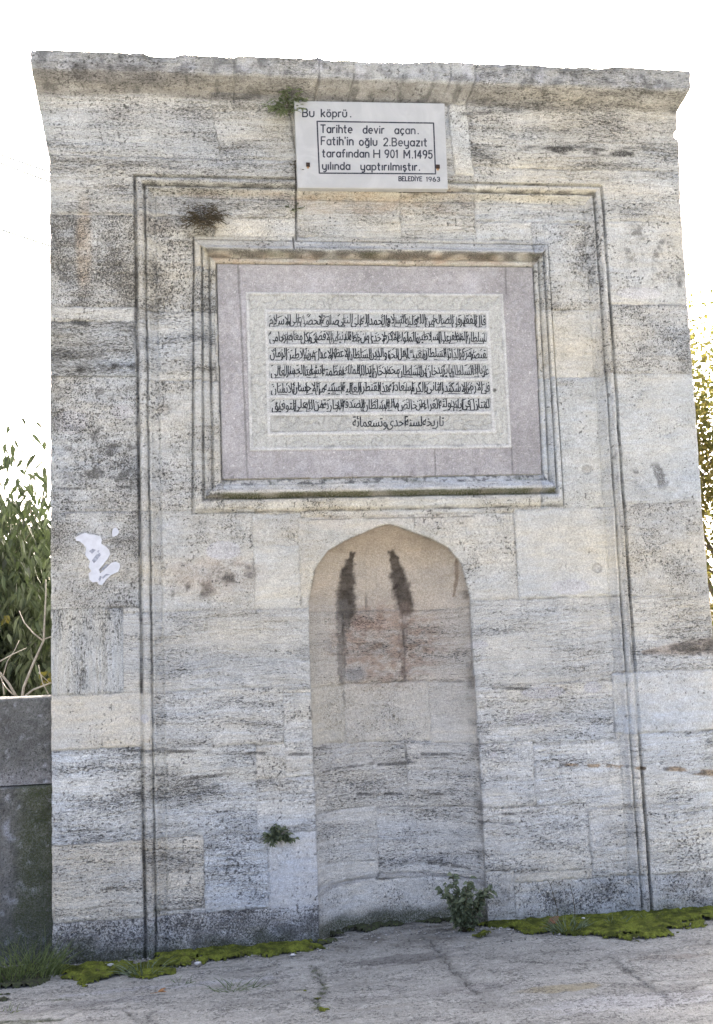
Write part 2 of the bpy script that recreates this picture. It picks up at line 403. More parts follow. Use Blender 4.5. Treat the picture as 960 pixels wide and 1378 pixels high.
bot = lin(f, [(-.02, 0), (.0, .012), (.03, -.004), (.10, -.018), (.26, -.026), (.36, -.018), (.40, .006), (.46, .008), (.49, -.048), (.56, -.052), (.62, -.046), (.72, -.020), (.76, -.018), (.80, .008), (.97, .040), (1.0, .060)])
fram = np.where(which == 2, top, np.where(which == 3, bot, side))
FLD = .026
r_in = (f > -.02) & (f < 1.0)
pan = f >= 1.0
H += np.where((f > -.03) & ~pan, fram, 0)
H = np.where(pan, .060+.0015*fbm(X*2, Z*2, 2, 177), H)
# lichen and moss on the mouldings
tl = (1-ss(.07, .16, np.abs(f-.60)))*(which == 2)
crust = np.maximum(crust, tl*ss(-.7, .1, noise(X*9, Z*40, 98))*.85)
bl1 = (1-ss(.05, .12, np.abs(f-.45)))*(which == 3)
moss = np.maximum(moss, bl1*ss(-.7, .1, noise(X*6, Z*20, 99))*.9); crust = np.maximum(crust, bl1*.55)
moss = np.maximum(moss, (1-ss(.03, .10, np.abs(f-.61)))*(which == 2)*ss(-.1, .6, noise(X*5, Z*20, 100))*.5)
bl2 = ss(.74, .82, f)*(1-ss(.97, 1.0, f))*(which == 3)
crust = np.maximum(crust, bl2*ss(-.1, .5, noise(X*18, Z*30, 101)+.5*noise(X*60, Z*60, 102))*.85)
moss = np.maximum(moss, bl2*ss(.1, .7, noise(X*7, Z*20, 104))*.6)
for fl_ in (.36, .675):
    crust = np.maximum(crust, (1-ss(.02, .07, np.abs(f-fl_)))*(which < 2)*(.2+.5*ss(-.3, .5, noise(X*30, Z*5, 105)+.4*noise(X*50, Z*30, 88)))*r_in)
crust = np.maximum(crust, (1-ss(.02, .05, np.abs(f+.0)))*(.2+.5*ss(-.3, .5, noise(X*9, Z*9, 106))))
edgep = (1-ss(.0, .03, np.abs(f-.985)))*(which != 2)
crust = np.maximum(crust, edgep*(.15+.45*ss(-.2, .5, noise(X*12, Z*12, 107))))

# --- colours of the ordinary stone
BASE = np.array([.480, .480, .446])
pd_ = np.clip(pitd*1.6, .25, 1)
br = 1+.10*band+.10*big+.06*(bo[..., 2]-.5)+.10*fbm(X*16, Z*16, 4, 111)+pd_*(.13*beds+.12*strk2)-.08*pd_*ss(.1, .5, mott)+.05*ss(.1, .5, -mott)
warm = .075*fbm(X*.9+7, Z*1.6, 3, 112)+.05*band-.05*beds-.02*ss(2.6, 0, Z)+.005
T = BASE*tintb*(br*(1+.06*ss(2.2, 1.0, Z)+.08*in_n))[..., None]  # colour brightened low down and in the niche, against the dimmer light there
T = T*np.stack([1+warm, 1+.25*warm, 1-1.1*warm], -1)
T = T*(1-.10*joint*(1-openj)-.13*np.clip(strat, 0, 1))[..., None]
crust = np.maximum(crust, np.clip(strat, 0, 1)*ss(-.1, .5, noise(U*26, V*20, 730))*.6); H += .003*strat
# orange brown rain-fed iron stains, dark lenses, light mortar patches (each where the photo has it)
def tone(mask, c, k=1.0):
    global T
    mk = np.clip(mask*k, 0, 1)[..., None]; T = T*(1-mk)+np.array(c)*TX*mk
TX = np.clip(br/br.mean(), .55, 1.4)[..., None]
nA = .5+.5*np.clip(fbm(X*7, Z*16, 4, 121)*1.6, -1, 1); nB = .5+.5*np.clip(fbm(X*11, Z*11, 4, 122)*1.6, -1, 1)
tone(ell(X, Z, 475, 272, 90, 20)*nA, (.44, .36, .275), .75)
tone(ell(X, Z, 590, 268, 60, 22)*nA, (.42, .35, .27), .7)
tone(ell(X, Z, 113, 330, 12, 70)*(.4+.6*nB), (.47, .38, .27), .75)
tone(ell(X, Z, 210, 300, 30, 14)*nB, (.36, .31, .25), .5)
tone(pcap(X, Z, [(265, 345, 6), (730, 348, 6)])*nA*(which == 2), (.40, .31, .24), .85)
tone(ell(X, Z, 340, 262, 120, 7)*nA, (.40, .32, .25), .6)
tone(ell(X, Z, 290, 775, 70, 28)*nB, (.38, .32, .26), .8)
tone(pcap(X, Z, [(105, 150, 14), (290, 158, 12)])*nA, (.48, .455, .41), .4)
tone(pcap(X, Z, [(640, 158, 10), (905, 175, 8)])*nA, (.47, .455, .42), .4)
orx = pcap(X, Z+.010*noise(X*12, Z*6, 125), [(757, 1030, 2), (780, 1031, 2)])+pcap(X, Z+.010*noise(X*12, Z*6, 125), [(795, 1030, 2.5), (868, 1034, 2)])+pcap(X, Z+.012*noise(X*10, Z*5, 126), [(885, 1033, 2), (930, 1038, 4), (965, 1041, 5)])
tone(orx*ss(.25, .6, nA), (.34, .24, .13), .8); crust = np.maximum(crust, orx*ss(.5, .8, nB)*.8)
tone(ell(X, Z, 520, 700, 160, 12)*nA, (.55, .51, .45), .5)
crust = np.maximum(crust, ell(X, Z, 315, 772, 36, 14)*ss(.35, .8, nB)*.9)
crust = np.maximum(crust, ell(X, Z, 250, 795, 40, 14)*ss(.5, .9, nB)*.8)
crust = np.maximum(crust, pcap(X, Z, [(700, 200, 4), (770, 203, 7), (850, 208, 5)])*ss(.25, .7, nA))
crust = np.maximum(crust, pcap(X, Z, [(620, 155, 3), (700, 150, 3)])*ss(.3, .7, nA)*.6)
crust = np.maximum(crust, pcap(X, Z, [(866, 880, 2), (915, 872, 7), (970, 868, 9)])*ss(.15, .6, nA)*.8); tone(pcap(X, Z, [(866, 878, 3), (920, 872, 10), (970, 868, 14)]), (.33, .27, .21), .6)
crust = np.maximum(crust, pcap(X, Z, [(95, 498, 4), (178, 492, 5)])*ss(.3, .7, nB))
crust = np.maximum(crust, pcap(X, Z, [(100, 433, 4), (118, 437, 4)])*.9)
crust = np.maximum(crust, pcap(X, Z, [(130, 530, 3), (136, 526, 5)])*.6)
for a in ((172, 1010, 420, 1016), (250, 1048, 345, 1040), (665, 925, 760, 930), (650, 1098, 725, 1094), (650, 1108, 700, 1110), (70, 658, 180, 655)):
    crust = np.maximum(crust, pcap(X, Z, [(a[0], a[1], 2), (a[2], a[3], 2.2)])*ss(.3, .8, nA)*.85)
crust = np.maximum(crust, ell(X, Z, 870, 330, 45, 40)*ss(.55, .85, nB)*.7); crust = np.maximum(crust, ell(X, Z, 910, 378, 10, 16)*ss(.35, .7, nB)*.85)
crust = np.maximum(crust, ell(X, Z, 880, 640, 40, 20)*ss(.5, .8, nB)*.8); crust = np.maximum(crust, ell(X, Z, 795, 350, 22, 40)*ss(.6, .85, nB)*.5)
crust = np.maximum(crust, ell(X, Z, 140, 610, 60, 60)*ss(.6, .85, nB)*.8)
for (a, b_, c, d) in ((95, 568, 26, 17), (735, 932, 34, 9), (800, 925, 14, 9), (665, 1017, 10, 5), (712, 967, 24, 8), (645, 868, 16, 6), (165, 555, 16, 10), (770, 790, 30, 12), (195, 967, 6, 7), (860, 395, 40, 10), (300, 740, 25, 14)):
    mk = ell(X, Z, a, b_, c, d); mk = ss(.35, .6, mk+.35*(nB-.5)); tone(mk, (.50, .50, .50), .85); crust = crust*(1-mk*.9); H += -.002*mk
for (a, b_) in ((806, 764), (222, 551), (792, 631)):      # knots like rosette fossils
    d_ = np.hypot(X-W(a, b_)[0], Z-W(a, b_)[1])
    ring = 1-ss(.004, .009, np.abs(d_-.027)); crust = np.maximum(crust, ring*.35); H += .004*(1-ss(.02, .032, d_)); tone((1-ss(.018, .028, d_)), (.38, .365, .34), .45)
# base splash zone
low = ss(.33, -.02, Z+.08*fbm(X*3, Z*3, 3, 131))
tone(low*(.5+.5*nB)*np.where(X < .65, 1, .35), (.28, .28, .27), .22)
crust = np.maximum(crust, ss(.16, .0, Z+.05*noise(X*4, Z*4, 132))*(X < .65)*ss(.2, .7, nB)*.7)
moss = np.maximum(moss, ss(.10, -.04, Z+.07*fbm(X*5, Z*5, 3, 133))*.75)
moss = np.maximum(moss, ell(X, Z, 205, 1235, 14, 40)*ss(.4, .8, nB)*.5)
# cornice: darker underside, weathered grey fascia
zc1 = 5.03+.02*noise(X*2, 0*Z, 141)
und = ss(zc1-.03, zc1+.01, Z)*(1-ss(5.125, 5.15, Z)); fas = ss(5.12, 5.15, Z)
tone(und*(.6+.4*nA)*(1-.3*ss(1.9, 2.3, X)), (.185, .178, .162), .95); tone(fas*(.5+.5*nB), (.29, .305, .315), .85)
crust = np.maximum(crust, fas*ss(.45, .85, nB)*.55); crust = np.maximum(crust, und*ss(.62, .9, nB)*.6)
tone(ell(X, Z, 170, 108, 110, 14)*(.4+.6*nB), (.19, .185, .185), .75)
lt = fas*ss(.55, .8, .5+.5*fbm(X*9+3, Z*9, 3, 142)); tone(lt, (.47, .48, .50), .6)

# --- niche
nD = np.where(in_n, .25*np.clip(NW/.49, 0, 1)**.75*(1-np.abs(np.clip(un, -1, 1))**2.6)**.55, 0)
nD = nD*1.0
# soften the shoulder of the worn right arris
lip = (np.abs(un) >= 1) & (np.abs(un) < 1.05) & (Z < 2.0) & (X > ncx)
H += np.where(in_n, -.026*0+nD, 0)
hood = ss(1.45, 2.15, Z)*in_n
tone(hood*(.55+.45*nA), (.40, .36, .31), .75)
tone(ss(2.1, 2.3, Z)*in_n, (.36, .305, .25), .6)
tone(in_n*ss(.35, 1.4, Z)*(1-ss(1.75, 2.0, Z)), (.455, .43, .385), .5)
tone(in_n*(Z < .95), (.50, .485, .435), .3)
nC = .5+.5*np.clip(fbm(X*13, Z*26, 5, 123)*1.7, -1, 1)
rb_ = in_n*ell(X, Z, 530, 865, 88, 64); tone(rb_*(.25+.75*ss(.2, .8, nC)), (.34, .262, .205), .85)
tone(ell(X, Z, 505, 838, 30, 14)*in_n*nA, (.36, .25, .20), .8)
def streak(pts, c, k, rough):
    global crust
    sx = X+rough*noise(X*26, Z*26, 151)+rough*.6*noise(X*60, Z*60, 152)
    mk = pcap(sx, Z, pts)*in_n*(.82+.18*nC); tone(mk, c, k); return mk
streak([(480, 742, 4), (475, 765, 10), (473, 795, 13), (474, 820, 13)], (.052, .044, .037), 1.0, .012)
streak([(536, 740, 5), (545, 765, 10), (552, 795, 12.5), (557, 813, 12)], (.048, .04, .034), 1.0, .012)
streak([(470, 815, 11), (467, 860, 6), (467, 918, 4)], (.15, .14, .125), .75, .02)
streak([(556, 815, 8), (553, 860, 5), (555, 910, 4)], (.19, .15, .125), .6, .02)
streak([(617, 745, 1.5), (621, 775, 2), (619, 800, 1.5)], (.16, .11, .07), .7, .004)
tone(ell(X, Z, 485, 908, 17, 12)*in_n, (.33, .33, .32), .8)
crust = np.maximum(crust, in_n*ss(.9, .99, np.abs(un))*(un > 0)*(Z < 1.95)*ss(.35, .8, nB)*.6)
for a in ((440, 1042, 512, 1033), (520, 1035, 610, 1030), (580, 1020, 632, 1019), (490, 1076, 640, 1075), (520, 1172, 560, 1170), (590, 1172, 640, 1175)):
    crust = np.maximum(crust, pcap(X, Z, [(a[0], a[1], 2), (a[2], a[3], 2)])*in_n*ss(.3, .7, nA)*.8)
jn = pcap(X, Z, [(425, 1212, 3), (450, 1203, 3), (520, 1190, 3), (580, 1187, 3), (648, 1192, 3)])*in_n
tone(jn, (.30, .295, .285), .5); H += jn*.004
moss = np.maximum(moss, in_n*ss(.12, .02, Z+.03*noise(X*6, Z*6, 161))*.8); crust = np.maximum(crust, in_n*ss(.09, .02, Z+.03*noise(X*8, Z*8, 162))*.7)
# moulded line that frames the arch
hm = pcap(X, Z, [(404, 699, 1.2), (640, 694, 1.2)]); crust = np.maximum(crust, hm*.5*(nA > .3)); H += hm*.003
# seams running down the wall below the plaque
for pts in ([(399, 225, 1.6), (399, 320, 1.4)], [(395, 318, 1.0), (396, 336, 1.0)]):
    k_ = pcap(X, Z, pts); crust = np.maximum(crust, k_*.85); H += k_*.012
for px_ in (327, 433, 477, 600, 632):
    k_ = pcap(X, Z, [(px_, 80, 1.0), (px_+1, 108, 1.0), (px_-1, 140, 1.0)]); crust = np.maximum(crust, k_*.5*(nB > .3)); H += k_*.007
k_ = pcap(X, Z, [(434, 84, 4), (434, 106, 3)]); tone(k_, (.55, .56, .58), .8)

# --- the inscription: mauve slabs round a white marble tablet
tx0, tx1, tz0, tz1 = .314, 1.936, 2.823, 3.814
dT = np.minimum(np.minimum(X-tx0, tx1-X), np.minimum(Z-tz0, tz1-Z))
tab = pan & (dT > 0)
sp1 = noise(X*55, Z*55, 171)+.6*noise(X*110, Z*110, 172)
Tp = np.array([.352, .343, .346])*(1+.22*fbm(X*3, Z*3, 5, 173)+.16*fbm(X*22, Z*22, 4, 178))[..., None]
dk = ss(1.85, 1.95, X)[..., None]; Tp = Tp*(1-.07*dk)
Tp = Tp+(ss(.62, .95, sp1)*.22)[..., None]-(ss(.75, 1.05, -sp1)*.13)[..., None]
wc = ss(.15, .6, fbm(X*5, Z*5, 5, 174))*ss(.0, .6, 1-dT*-4); Tp = Tp*(1-.35*wc[..., None])+.35*wc[..., None]*np.array([.52, .52, .55])
seam = np.zeros(X.shape)
for (a, b_, c, d) in ((321, 350, 322, 390), (322, 358, 334, 640), (684, 354, 685, 392), (692, 600, 694, 640), (588, 603, 589, 640)):
    seam = np.maximum(seam, pcap(X, Z, [(a, b_, 1.2), (c, d, 1.2)]))
Tp = Tp*(1-.18*seam)[..., None]
T = np.where((pan & ~tab)[..., None], Tp, T)
crp = ss(.35, .8, sp1*.5+nB-.4)*ss(.10, .0, Z-pB)*.5
crust = np.where(pan, np.where(tab, 0, crp+seam*.25), crust); moss = np.where(pan, 0, moss)
H += np.where(pan & ~tab, .003*fbm(X*20, Z*20, 3, 175)+.003*seam-.004*ss(.6, 1, sp1), 0)
# marble: fillet, cut borders, bars between the lines
fil = (dT < .014)
rows_y = [418, 441, 463.5, 486.5, 509.5, 532.5, 555, 578]
zr = [(W(362, y)[1]+W(660, y+.0)[1])/2 for y in rows_y]
fx0, fx1 = .444, 1.815
infield = tab & (X > fx0-.022) & (X < fx1+.022) & (Z < zr[0]+.022) & (Z > zr[-1]-.022)
cell = np.zeros(X.shape, bool)
for k in range(7):
    hi, lo = zr[k]-.004, zr[k+1]+(.020 if k < 6 else .004)
    cell |= (X > fx0) & (X < fx1) & (Z < hi) & (Z > lo)
arab = np.abs(noise(X*17, Z*17, 181)+.35*noise(X*35, Z*35, 182))
vine = 1-ss(.05, .16, arab)
dots = ss(.5, .8, noise(X*44, Z*44, 183))
orn = tab & ~infield & (dT > .02)
Tt = np.array([.475, .482, .47])*(1+.10*fbm(X*4, Z*4, 5, 184)+.07*fbm(X*40, Z*40, 4, 188))[..., None]
lay = orn | (cell & (Z < zr[6]))
Tt = np.where(lay[..., None], Tt*np.array([.93, .93, .90])*(1-.13*vine-.05*dots)[..., None], Tt)
Tt = np.where((cell & ~lay)[..., None], Tt*np.array([.91, .93, .94]), Tt)
Tt = np.where(((infield & ~cell) | fil)[..., None], Tt*1.06, Tt)
grime = (1-ss(.0, .018, np.abs(dT-.017)))*ss(-.1, .6, noise(X*11, Z*11, 185))
Tt = Tt*(1-.28*grime)[..., None]
ce = np.zeros(X.shape); c_ = cell.astype(float); ce = np.clip(np.abs(blur(c_, 1)-c_)*3, 0, 1)*tab
Tt = Tt*(1-.22*ce*ss(-.5, .4, noise(X*9, Z*25, 186)))[..., None]
T = np.where(tab[..., None], Tt, T)
crust = np.where(tab, np.maximum(.18*ss(.7, 1.1, spk), (1-ss(.0, .006, np.abs(dT-.001)))*.35*nB), crust)
crust = np.maximum(crust, np.where(tab, ell(X, Z, 669, 522, 3.2, 3)*.9, 0))
H = np.where(tab, .054+.0004*fbm(X*30, Z*30, 2, 187), H)
H += np.where(lay, .005+.004*vine, 0)+np.where(cell & ~lay, .005, 0)

# --- chipped arrises and skyline
eL = (X-XL); eR = XRz-X
chip = ss(.02, .0, np.minimum(eL, eR))
H += .014*chip**2+.010*chip*ss(.1, .8, noise(Z*9, X*2, 191))
dxe = .009*np.maximum(0, fbm(Z*11, 0*Z+3.3, 4, 192))
shift = np.where(eL < eR, dxe*ss(.06, 0, eL), -dxe*ss(.06, 0, eR))
sky_e = .004+.024*ss(-.5, 3.1, X)-.013*ss(.05, .6, fbm(X*2.1, 0*X+.5, 4, 193))-.012*np.maximum(0, fbm(X*13, 0*X+1.5, 3, 194))-.02*np.clip(ell(X, 0*Z+5.24, 235, 78, 22, 90), 0, 1)+.016*ell(X, 0*Z+5.24, 433, 84, 4, 90)
Zp = Z+sky_e*ss(5.13, ZT, Z)
of_ = np.interp(Z, [ZC, 4.95, 5.03, 5.06, 5.10, 5.135, 5.145, 5.24], [0, .010, .018, .034, .070, .094, .100, .102])
H += .030*ss(.016, 0, ZT-Z)**2*(.4+.6*nB)          # worn top arris
H = np.where(Z > 5.14, H+.004*fbm(X*16, Z*16, 3, 195), H)
Xw = XL-ol+S*(XRz+orr-XL+ol)+shift
Yw = H-of_
tuv = np.stack([U, V, bo[..., 2]*5], -1)
pitty = np.clip(pitd*1.12+.40*clus*np.clip(pitd*2, 0, 1)+.15*ss(.0, .5, -beds)*pitd, 0, 1.1)*(~pan)
pitty = np.where(tab, .0, np.where(pan, .15, pitty))

P = np.stack([Xw, Yw, Zp], -1).reshape(-1, 3)
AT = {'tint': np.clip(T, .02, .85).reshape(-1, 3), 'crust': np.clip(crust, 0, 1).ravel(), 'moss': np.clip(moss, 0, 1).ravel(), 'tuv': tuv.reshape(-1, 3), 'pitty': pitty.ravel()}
idx = np.arange(nx*nzr).reshape(nzr, nx)
Q = np.stack([idx[:-1, :-1], idx[:-1, 1:], idx[1:, 1:], idx[1:, :-1]], -1)
reg = np.zeros(X.shape, int)
reg[r_outer] = 2; reg[r_in] = 3; reg[pan] = 4; reg[tab] = 5; reg[in_n] = 6; reg[Z > ZC] = 1
rq = reg[:-1, :-1]
mon = empty('stone_monument', (1.14, .5, -.03), 'tall weathered travertine monument wall with a pointed niche below a framed Arabic inscription', 'monument')
PARTN = {0: 'wall', 1: 'cornice', 2: 'outer_moulding', 3: 'inner_moulding', 4: 'inscription_surround', 5: 'inscription_tablet', 6: 'niche'}
PLAB = {4: 'mauve speckled stone slabs round the tablet', 5: 'white marble tablet carved with seven lines of Arabic', 6: 'pointed arch niche with brown dirt streaks'}
DEPTH = 1.15
def sheet(a, b, n, attr_edge, close=None):
    """joins two rows of points a, b (k x 3) by n strips; attributes follow row a with noise"""
    k = len(a); t = np.linspace(0, 1, n+1)[:, None, None]
    pts = (a[None]*(1-t)+b[None]*t)
    rough = .006*np.clip(t*(1-t)*8, 0, 1)
    return pts, rough
parts = {}
for code, nm in PARTN.items():
    q = Q[rq == code]
    used = np.unique(q); mp = np.full(nx*nzr, -1, np.int64); mp[used] = np.arange(len(used))
    co_ = P[used]; at = {k: v[used] for k, v in AT.items()}; q = mp[q]
    # the block behind the carved face: sides, back, top and bottom
    extra = []
    if code in (0, 1):
        rows = np.where((zz < ZC))[0] if code == 0 else np.where(zz >= ZC)[0]
        if code == 0: rows = np.append(rows, rows[-1]+1)
        else: rows = np.insert(rows, 0, rows[0]) if False else rows
        rr = rows[::3]; rr = np.append(rr, rows[-1]) if rr[-1] != rows[-1] else rr
        for c_i, flip in ((0, False), (nx-1, True)):
            a = P[idx[rr, c_i]]; b_ = a.copy(); b_[:, 1] = DEPTH
            extra.append((a, b_, 60, flip, idx[rr, c_i]))
        a = P[idx[rr, 0]].copy(); a[:, 1] = DEPTH; b_ = P[idx[rr, nx-1]].copy(); b_[:, 1] = DEPTH
        extra.append((a, b_, 200, False, idx[rr, 0]))
        cs = np.arange(0, nx, 3); cs = np.append(cs, nx-1) if cs[-1] != nx-1 else cs
        r_ = rows[-1] if code == 1 else rows[0]
        a = P[idx[r_, cs]]; b_ = a.copy(); b_[:, 1] = DEPTH
        extra.append((a, b_, 60, code == 1, idx[r_, cs]))
    for (a, b_, n, flip, src) in extra:
        k = len(a); t = np.linspace(0, 1, n+1)
        pts = a[None]*(1-t)[:, None, None]+b_[None]*t[:, None, None]
        base = len(co_)
        ii = np.arange((n+1)*k).reshape(n+1, k)
        nzv = fbm(pts[..., 0]*3+pts[..., 1]*3, pts[..., 2]*3+pts[..., 1]*1.3, 4, 200)
        co_ = np.vstack([co_, pts.reshape(-1, 3)])
        tn = np.clip(BASE*(1+.2*nzv)[..., None], .1, .8).reshape(-1, 3)
        tn[:k] = AT['tint'][src]
        at['tint'] = np.vstack([at['tint'], tn])
        at['crust'] = np.append(at['crust'], ss(.15, .6, nzv).ravel()*.6); at['moss'] = np.append(at['moss'], np.zeros(pts.shape[0]*k))
        at['tuv'] = np.vstack([at['tuv'], np.stack([pts[..., 0]+pts[..., 1], pts[..., 2]*4, pts[..., 1]], -1).reshape(-1, 3)])
        at['pitty'] = np.append(at['pitty'], np.full(pts.shape[0]*k, .6))
        qq = np.stack([ii[:-1, :-1], ii[:-1, 1:], ii[1:, 1:], ii[1:, :-1]], -1).reshape(-1, 4)+base
        q = np.vstack([q, qq[:, ::-1] if flip else qq])
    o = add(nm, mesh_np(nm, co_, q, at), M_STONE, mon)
    if code in PLAB: o['label'] = PLAB[code]
    parts[nm] = o

# --- lettering of the tablet: Arabic in dense script
FORMS = {}
def _f(ch, base, n): FORMS[ch] = (base, n)
for ch, bs, n in (('ا', 0xFE8D, 2), ('ب', 0xFE8F, 4), ('ة', 0xFE93, 2), ('ت', 0xFE95, 4), ('ث', 0xFE99, 4), ('ج', 0xFE9D, 4), ('ح', 0xFEA1, 4), ('خ', 0xFEA5, 4), ('د', 0xFEA9, 2), ('ذ', 0xFEAB, 2), ('ر', 0xFEAD, 2), ('ز', 0xFEAF, 2), ('س', 0xFEB1, 4), ('ش', 0xFEB5, 4), ('ص', 0xFEB9, 4), ('ض', 0xFEBD, 4), ('ط', 0xFEC1, 4), ('ظ', 0xFEC5, 4), ('ع', 0xFEC9, 4), ('غ', 0xFECD, 4), ('ف', 0xFED1, 4), ('ق', 0xFED5, 4), ('ك', 0xFED9, 4), ('ل', 0xFEDD, 4), ('م', 0xFEE1, 4), ('ن', 0xFEE5, 4), ('ه', 0xFEE9, 4), ('و', 0xFEED, 2), ('ى', 0xFEEF, 2), ('ي', 0xFEF1, 4), ('ئ', 0xFE89, 4), ('ء', 0xFE80, 1)):
    _f(ch, bs, n)
def shape(word):
    w = word.replace('لا', '\u0001'); out = []
    for i, ch in enumerate(w):
        prev = i > 0 and (w[i-1] in FORMS and FORMS[w[i-1]][1] == 4)
        if ch == '\u0001': out.append(chr(0xFEFC if prev else 0xFEFB)); continue
        b_, n = FORMS[ch]
        nxt = i+1 < len(w) and n == 4
        k = (3 if prev and nxt else 2 if nxt else 1 if prev else 0)
        out.append(chr(b_+k))
    return ''.join(reversed(out))
def text_mesh(s, shear=0.0):
    c = bpy.data.curves.new('lettering', 'FONT'); c.body = s; c.resolution_u = 3; c.shear = shear
    o = bpy.data.objects.new('lettering', c); COL.objects.link(o); bpy.context.view_layer.update()
    me = bpy.data.meshes.new_from_object(o.evaluated_get(bpy.context.evaluated_depsgraph_get()))
    v = np.array([q.co[:2] for q in me.vertices]).reshape(-1, 2); fs = [tuple(p.vertices) for p in me.polygons]
    bpy.data.objects.remove(o); bpy.data.curves.remove(c); bpy.data.meshes.remove(me)
    return v, fs
LINES = ['قال الفقير في الصالح من الله عليه السلام والحمد لله على النبي صلوة لا تحصى على الاسلام',
 'السلطان المظفر على السلاطين والملوك الاكرم لاحدى من خطة الدنيا من الاقصى وكل معاصر حامى',
 'القيصر مركز الدائرة السلطان مغيث اهل الحق والدين السلطان الاعظم الاعدل من سلاطين الزمان',
 'عز بالله السلطان بايزيد خان بن السلطان محمد خان ايد الله الملك بعظمته انشا هذا الجسر العالى',
 'في الارض الاسكندر الثاني بالكرم لسعادته هذه القنطرة العالية السنية من الاحسان للانسان',
 'المنازل في ايام دولته الغراء من خالص ماله السلطان الصدقة الجارية من الله على التوفيق',
 'تاريخه لسنة احدى وتسعمائة']
mb = MB()
ycl = FLD+.034+.003
yL = .026+.034-.006+.005
def mark(x, z, a, l, w):
    d = Vector((math.cos(a), math.sin(a))); n_ = Vector((-d.y, d.x))
    pts = [(x+d.x*l*t+n_.x*w*s_, z+d.y*l*t+n_.y*w*s_) for t, s_ in ((-.5, -.3), (.5, -.2), (.5, .5), (-.5, .6))]
    mb.prism(pts, yL-.0012+rng.uniform(-.0003, .0003), yL+.004)
for k, L in enumerate(LINES):
    hi = zr[k]-.006; lo = zr[k+1]+(.022 if k < 6 else .008)
    if k < 6: lo -= .009; hi += .002
    h = hi-lo
    x1 = fx1-.008; x0 = fx0+.006
    if k == 6: x1 = W(599, 566)[0]; x0 = W(476, 566)[0]
    ws = [text_mesh(shape(w)) for w in L.split()]
    wid = [max(v[:, 0].max()-v[:, 0].min(), .1) for v, _ in ws]
    tot = sum(wid); sx = (x1-x0)/tot*(1.10 if k < 6 else 1.0)
    cur = x1
    for j, (v, fs) in enumerate(ws):
        w_ = wid[j]*(x1-x0)/tot
        vx = (v[:, 0]-v[:, 0].min())*sx; zs = h/1.0*(.97 if k < 6 else .95)
        up = .25+(.10 if j % 2 else 0)*(k < 6)
        bx = cur-w_
        vz = lo+np.clip(v[:, 1]*1.05+up, 0.02, 1.12)*zs*.98
        sl_ = (vz-lo)*rng.uniform(-.05, .12)
        b0 = len(mb.v); yy = yL-.0010-.0004*(j % 3)
        mb.v += [Vector((bx+a+c_, yy, z_)) for a, c_, z_ in zip(vx, sl_, vz)]
        mb.f += [tuple(b0+i for i in q) for q in fs]
        b0 = len(mb.v); mb.v += [Vector((bx+a+c_+.0028, yy-.0002, z_)) for a, c_, z_ in zip(vx, sl_, vz)]
        mb.f += [tuple(b0+i for i in q) for q in fs]
        cur -= w_
        if k < 6:
            for q in range(max(1, int(w_/.035))):       # vowel strokes above and between the letters
                mark(bx+rng.uniform(.05, .95)*w_, lo+h*rng.uniform(.62, .97), rng.uniform(.35, .8), rng.uniform(.012, .026), .006)
            for q in range(max(1, int(w_/.05))):
                x_ = bx+rng.uniform(0, 1)*w_; mark(x_, lo+h*rng.uniform(.45, .6), 1.5+rng.uniform(-.18, .25), h*rng.uniform(.6, .85), .0055)
            if rng.random() < .6: mark(bx+rng.uniform(.2, .8)*w_, lo+h*.12, rng.uniform(-.2, .25), w_*.5, .005)
def faded(name, dark, base_, lo_=.3, hi_=.6, amt=.75):
    mt, t, b = newmat(name, .8, .2)
    pos = N(t, 'ShaderNodeTexCoord').outputs['Object']
    f_ = mth(t, 'MAXIMUM', rng_(t, nz(t, pos, 7, 3, .6), .52, .68, 0, amt*.55), rng_(t, nz(t, pos, 150, 3, .7), .52, .68, 0, amt))
    t.links.new(mixc(t, f_, dark, base_), b.inputs['Base Color']); return mt
M_INK = faded('worn_black_paint', (.022, .026, .030), (.30, .31, .31), amt=.5)
let = mb.build('lettering', M_INK, parts['inscription_tablet'])
# medallions either side of the last line
mb = MB()
def ring(cx, cz, r, w, y, n=20, a0=0, a1=6.2832):
    pts = [(cx+r*math.cos(a0+(a1-a0)*i/n), cz+r*math.sin(a0+(a1-a0)*i/n)) for i in range(n+1)]
    for i in range(n):
        (ax, az), (bx, bz) = pts[i], pts[i+1]
        d = Vector((bx-ax, bz-az)).normalized(); nn = Vector((-d.y, d.x))*w*.5
        mb.prism([(ax-nn.x, az-nn.y), (bx-nn.x, bz-nn.y), (bx+nn.x, bz+nn.y), (ax+nn.x, az+nn.y)], y, y+.006)
M_MARB = plain('carved_marble', (.40, .40, .375), .8, .2, 60)
for grp in ((372, 383, 396, 410, 425, 443, 460), (608, 620, 634, 648)):
    mb = MB()
    for px_ in grp:
        cx, cz = W(px_, 566.5); q = rng.uniform(0, 2)
        ring(cx, cz+.012, .030*rng.uniform(.8, 1.1), .0035, yL-.002, 12, .3+q*.2, 2.9+q*.2)
        ring(cx, cz-.016, .030*rng.uniform(.8, 1.1), .0035, yL-.002, 12, 3.3+q*.2, 6.0)
        ring(cx+.02, cz, .010, .003, yL-.002, 8)
    mb.build('scroll_ornament', M_MARB, parts['inscription_tablet'])

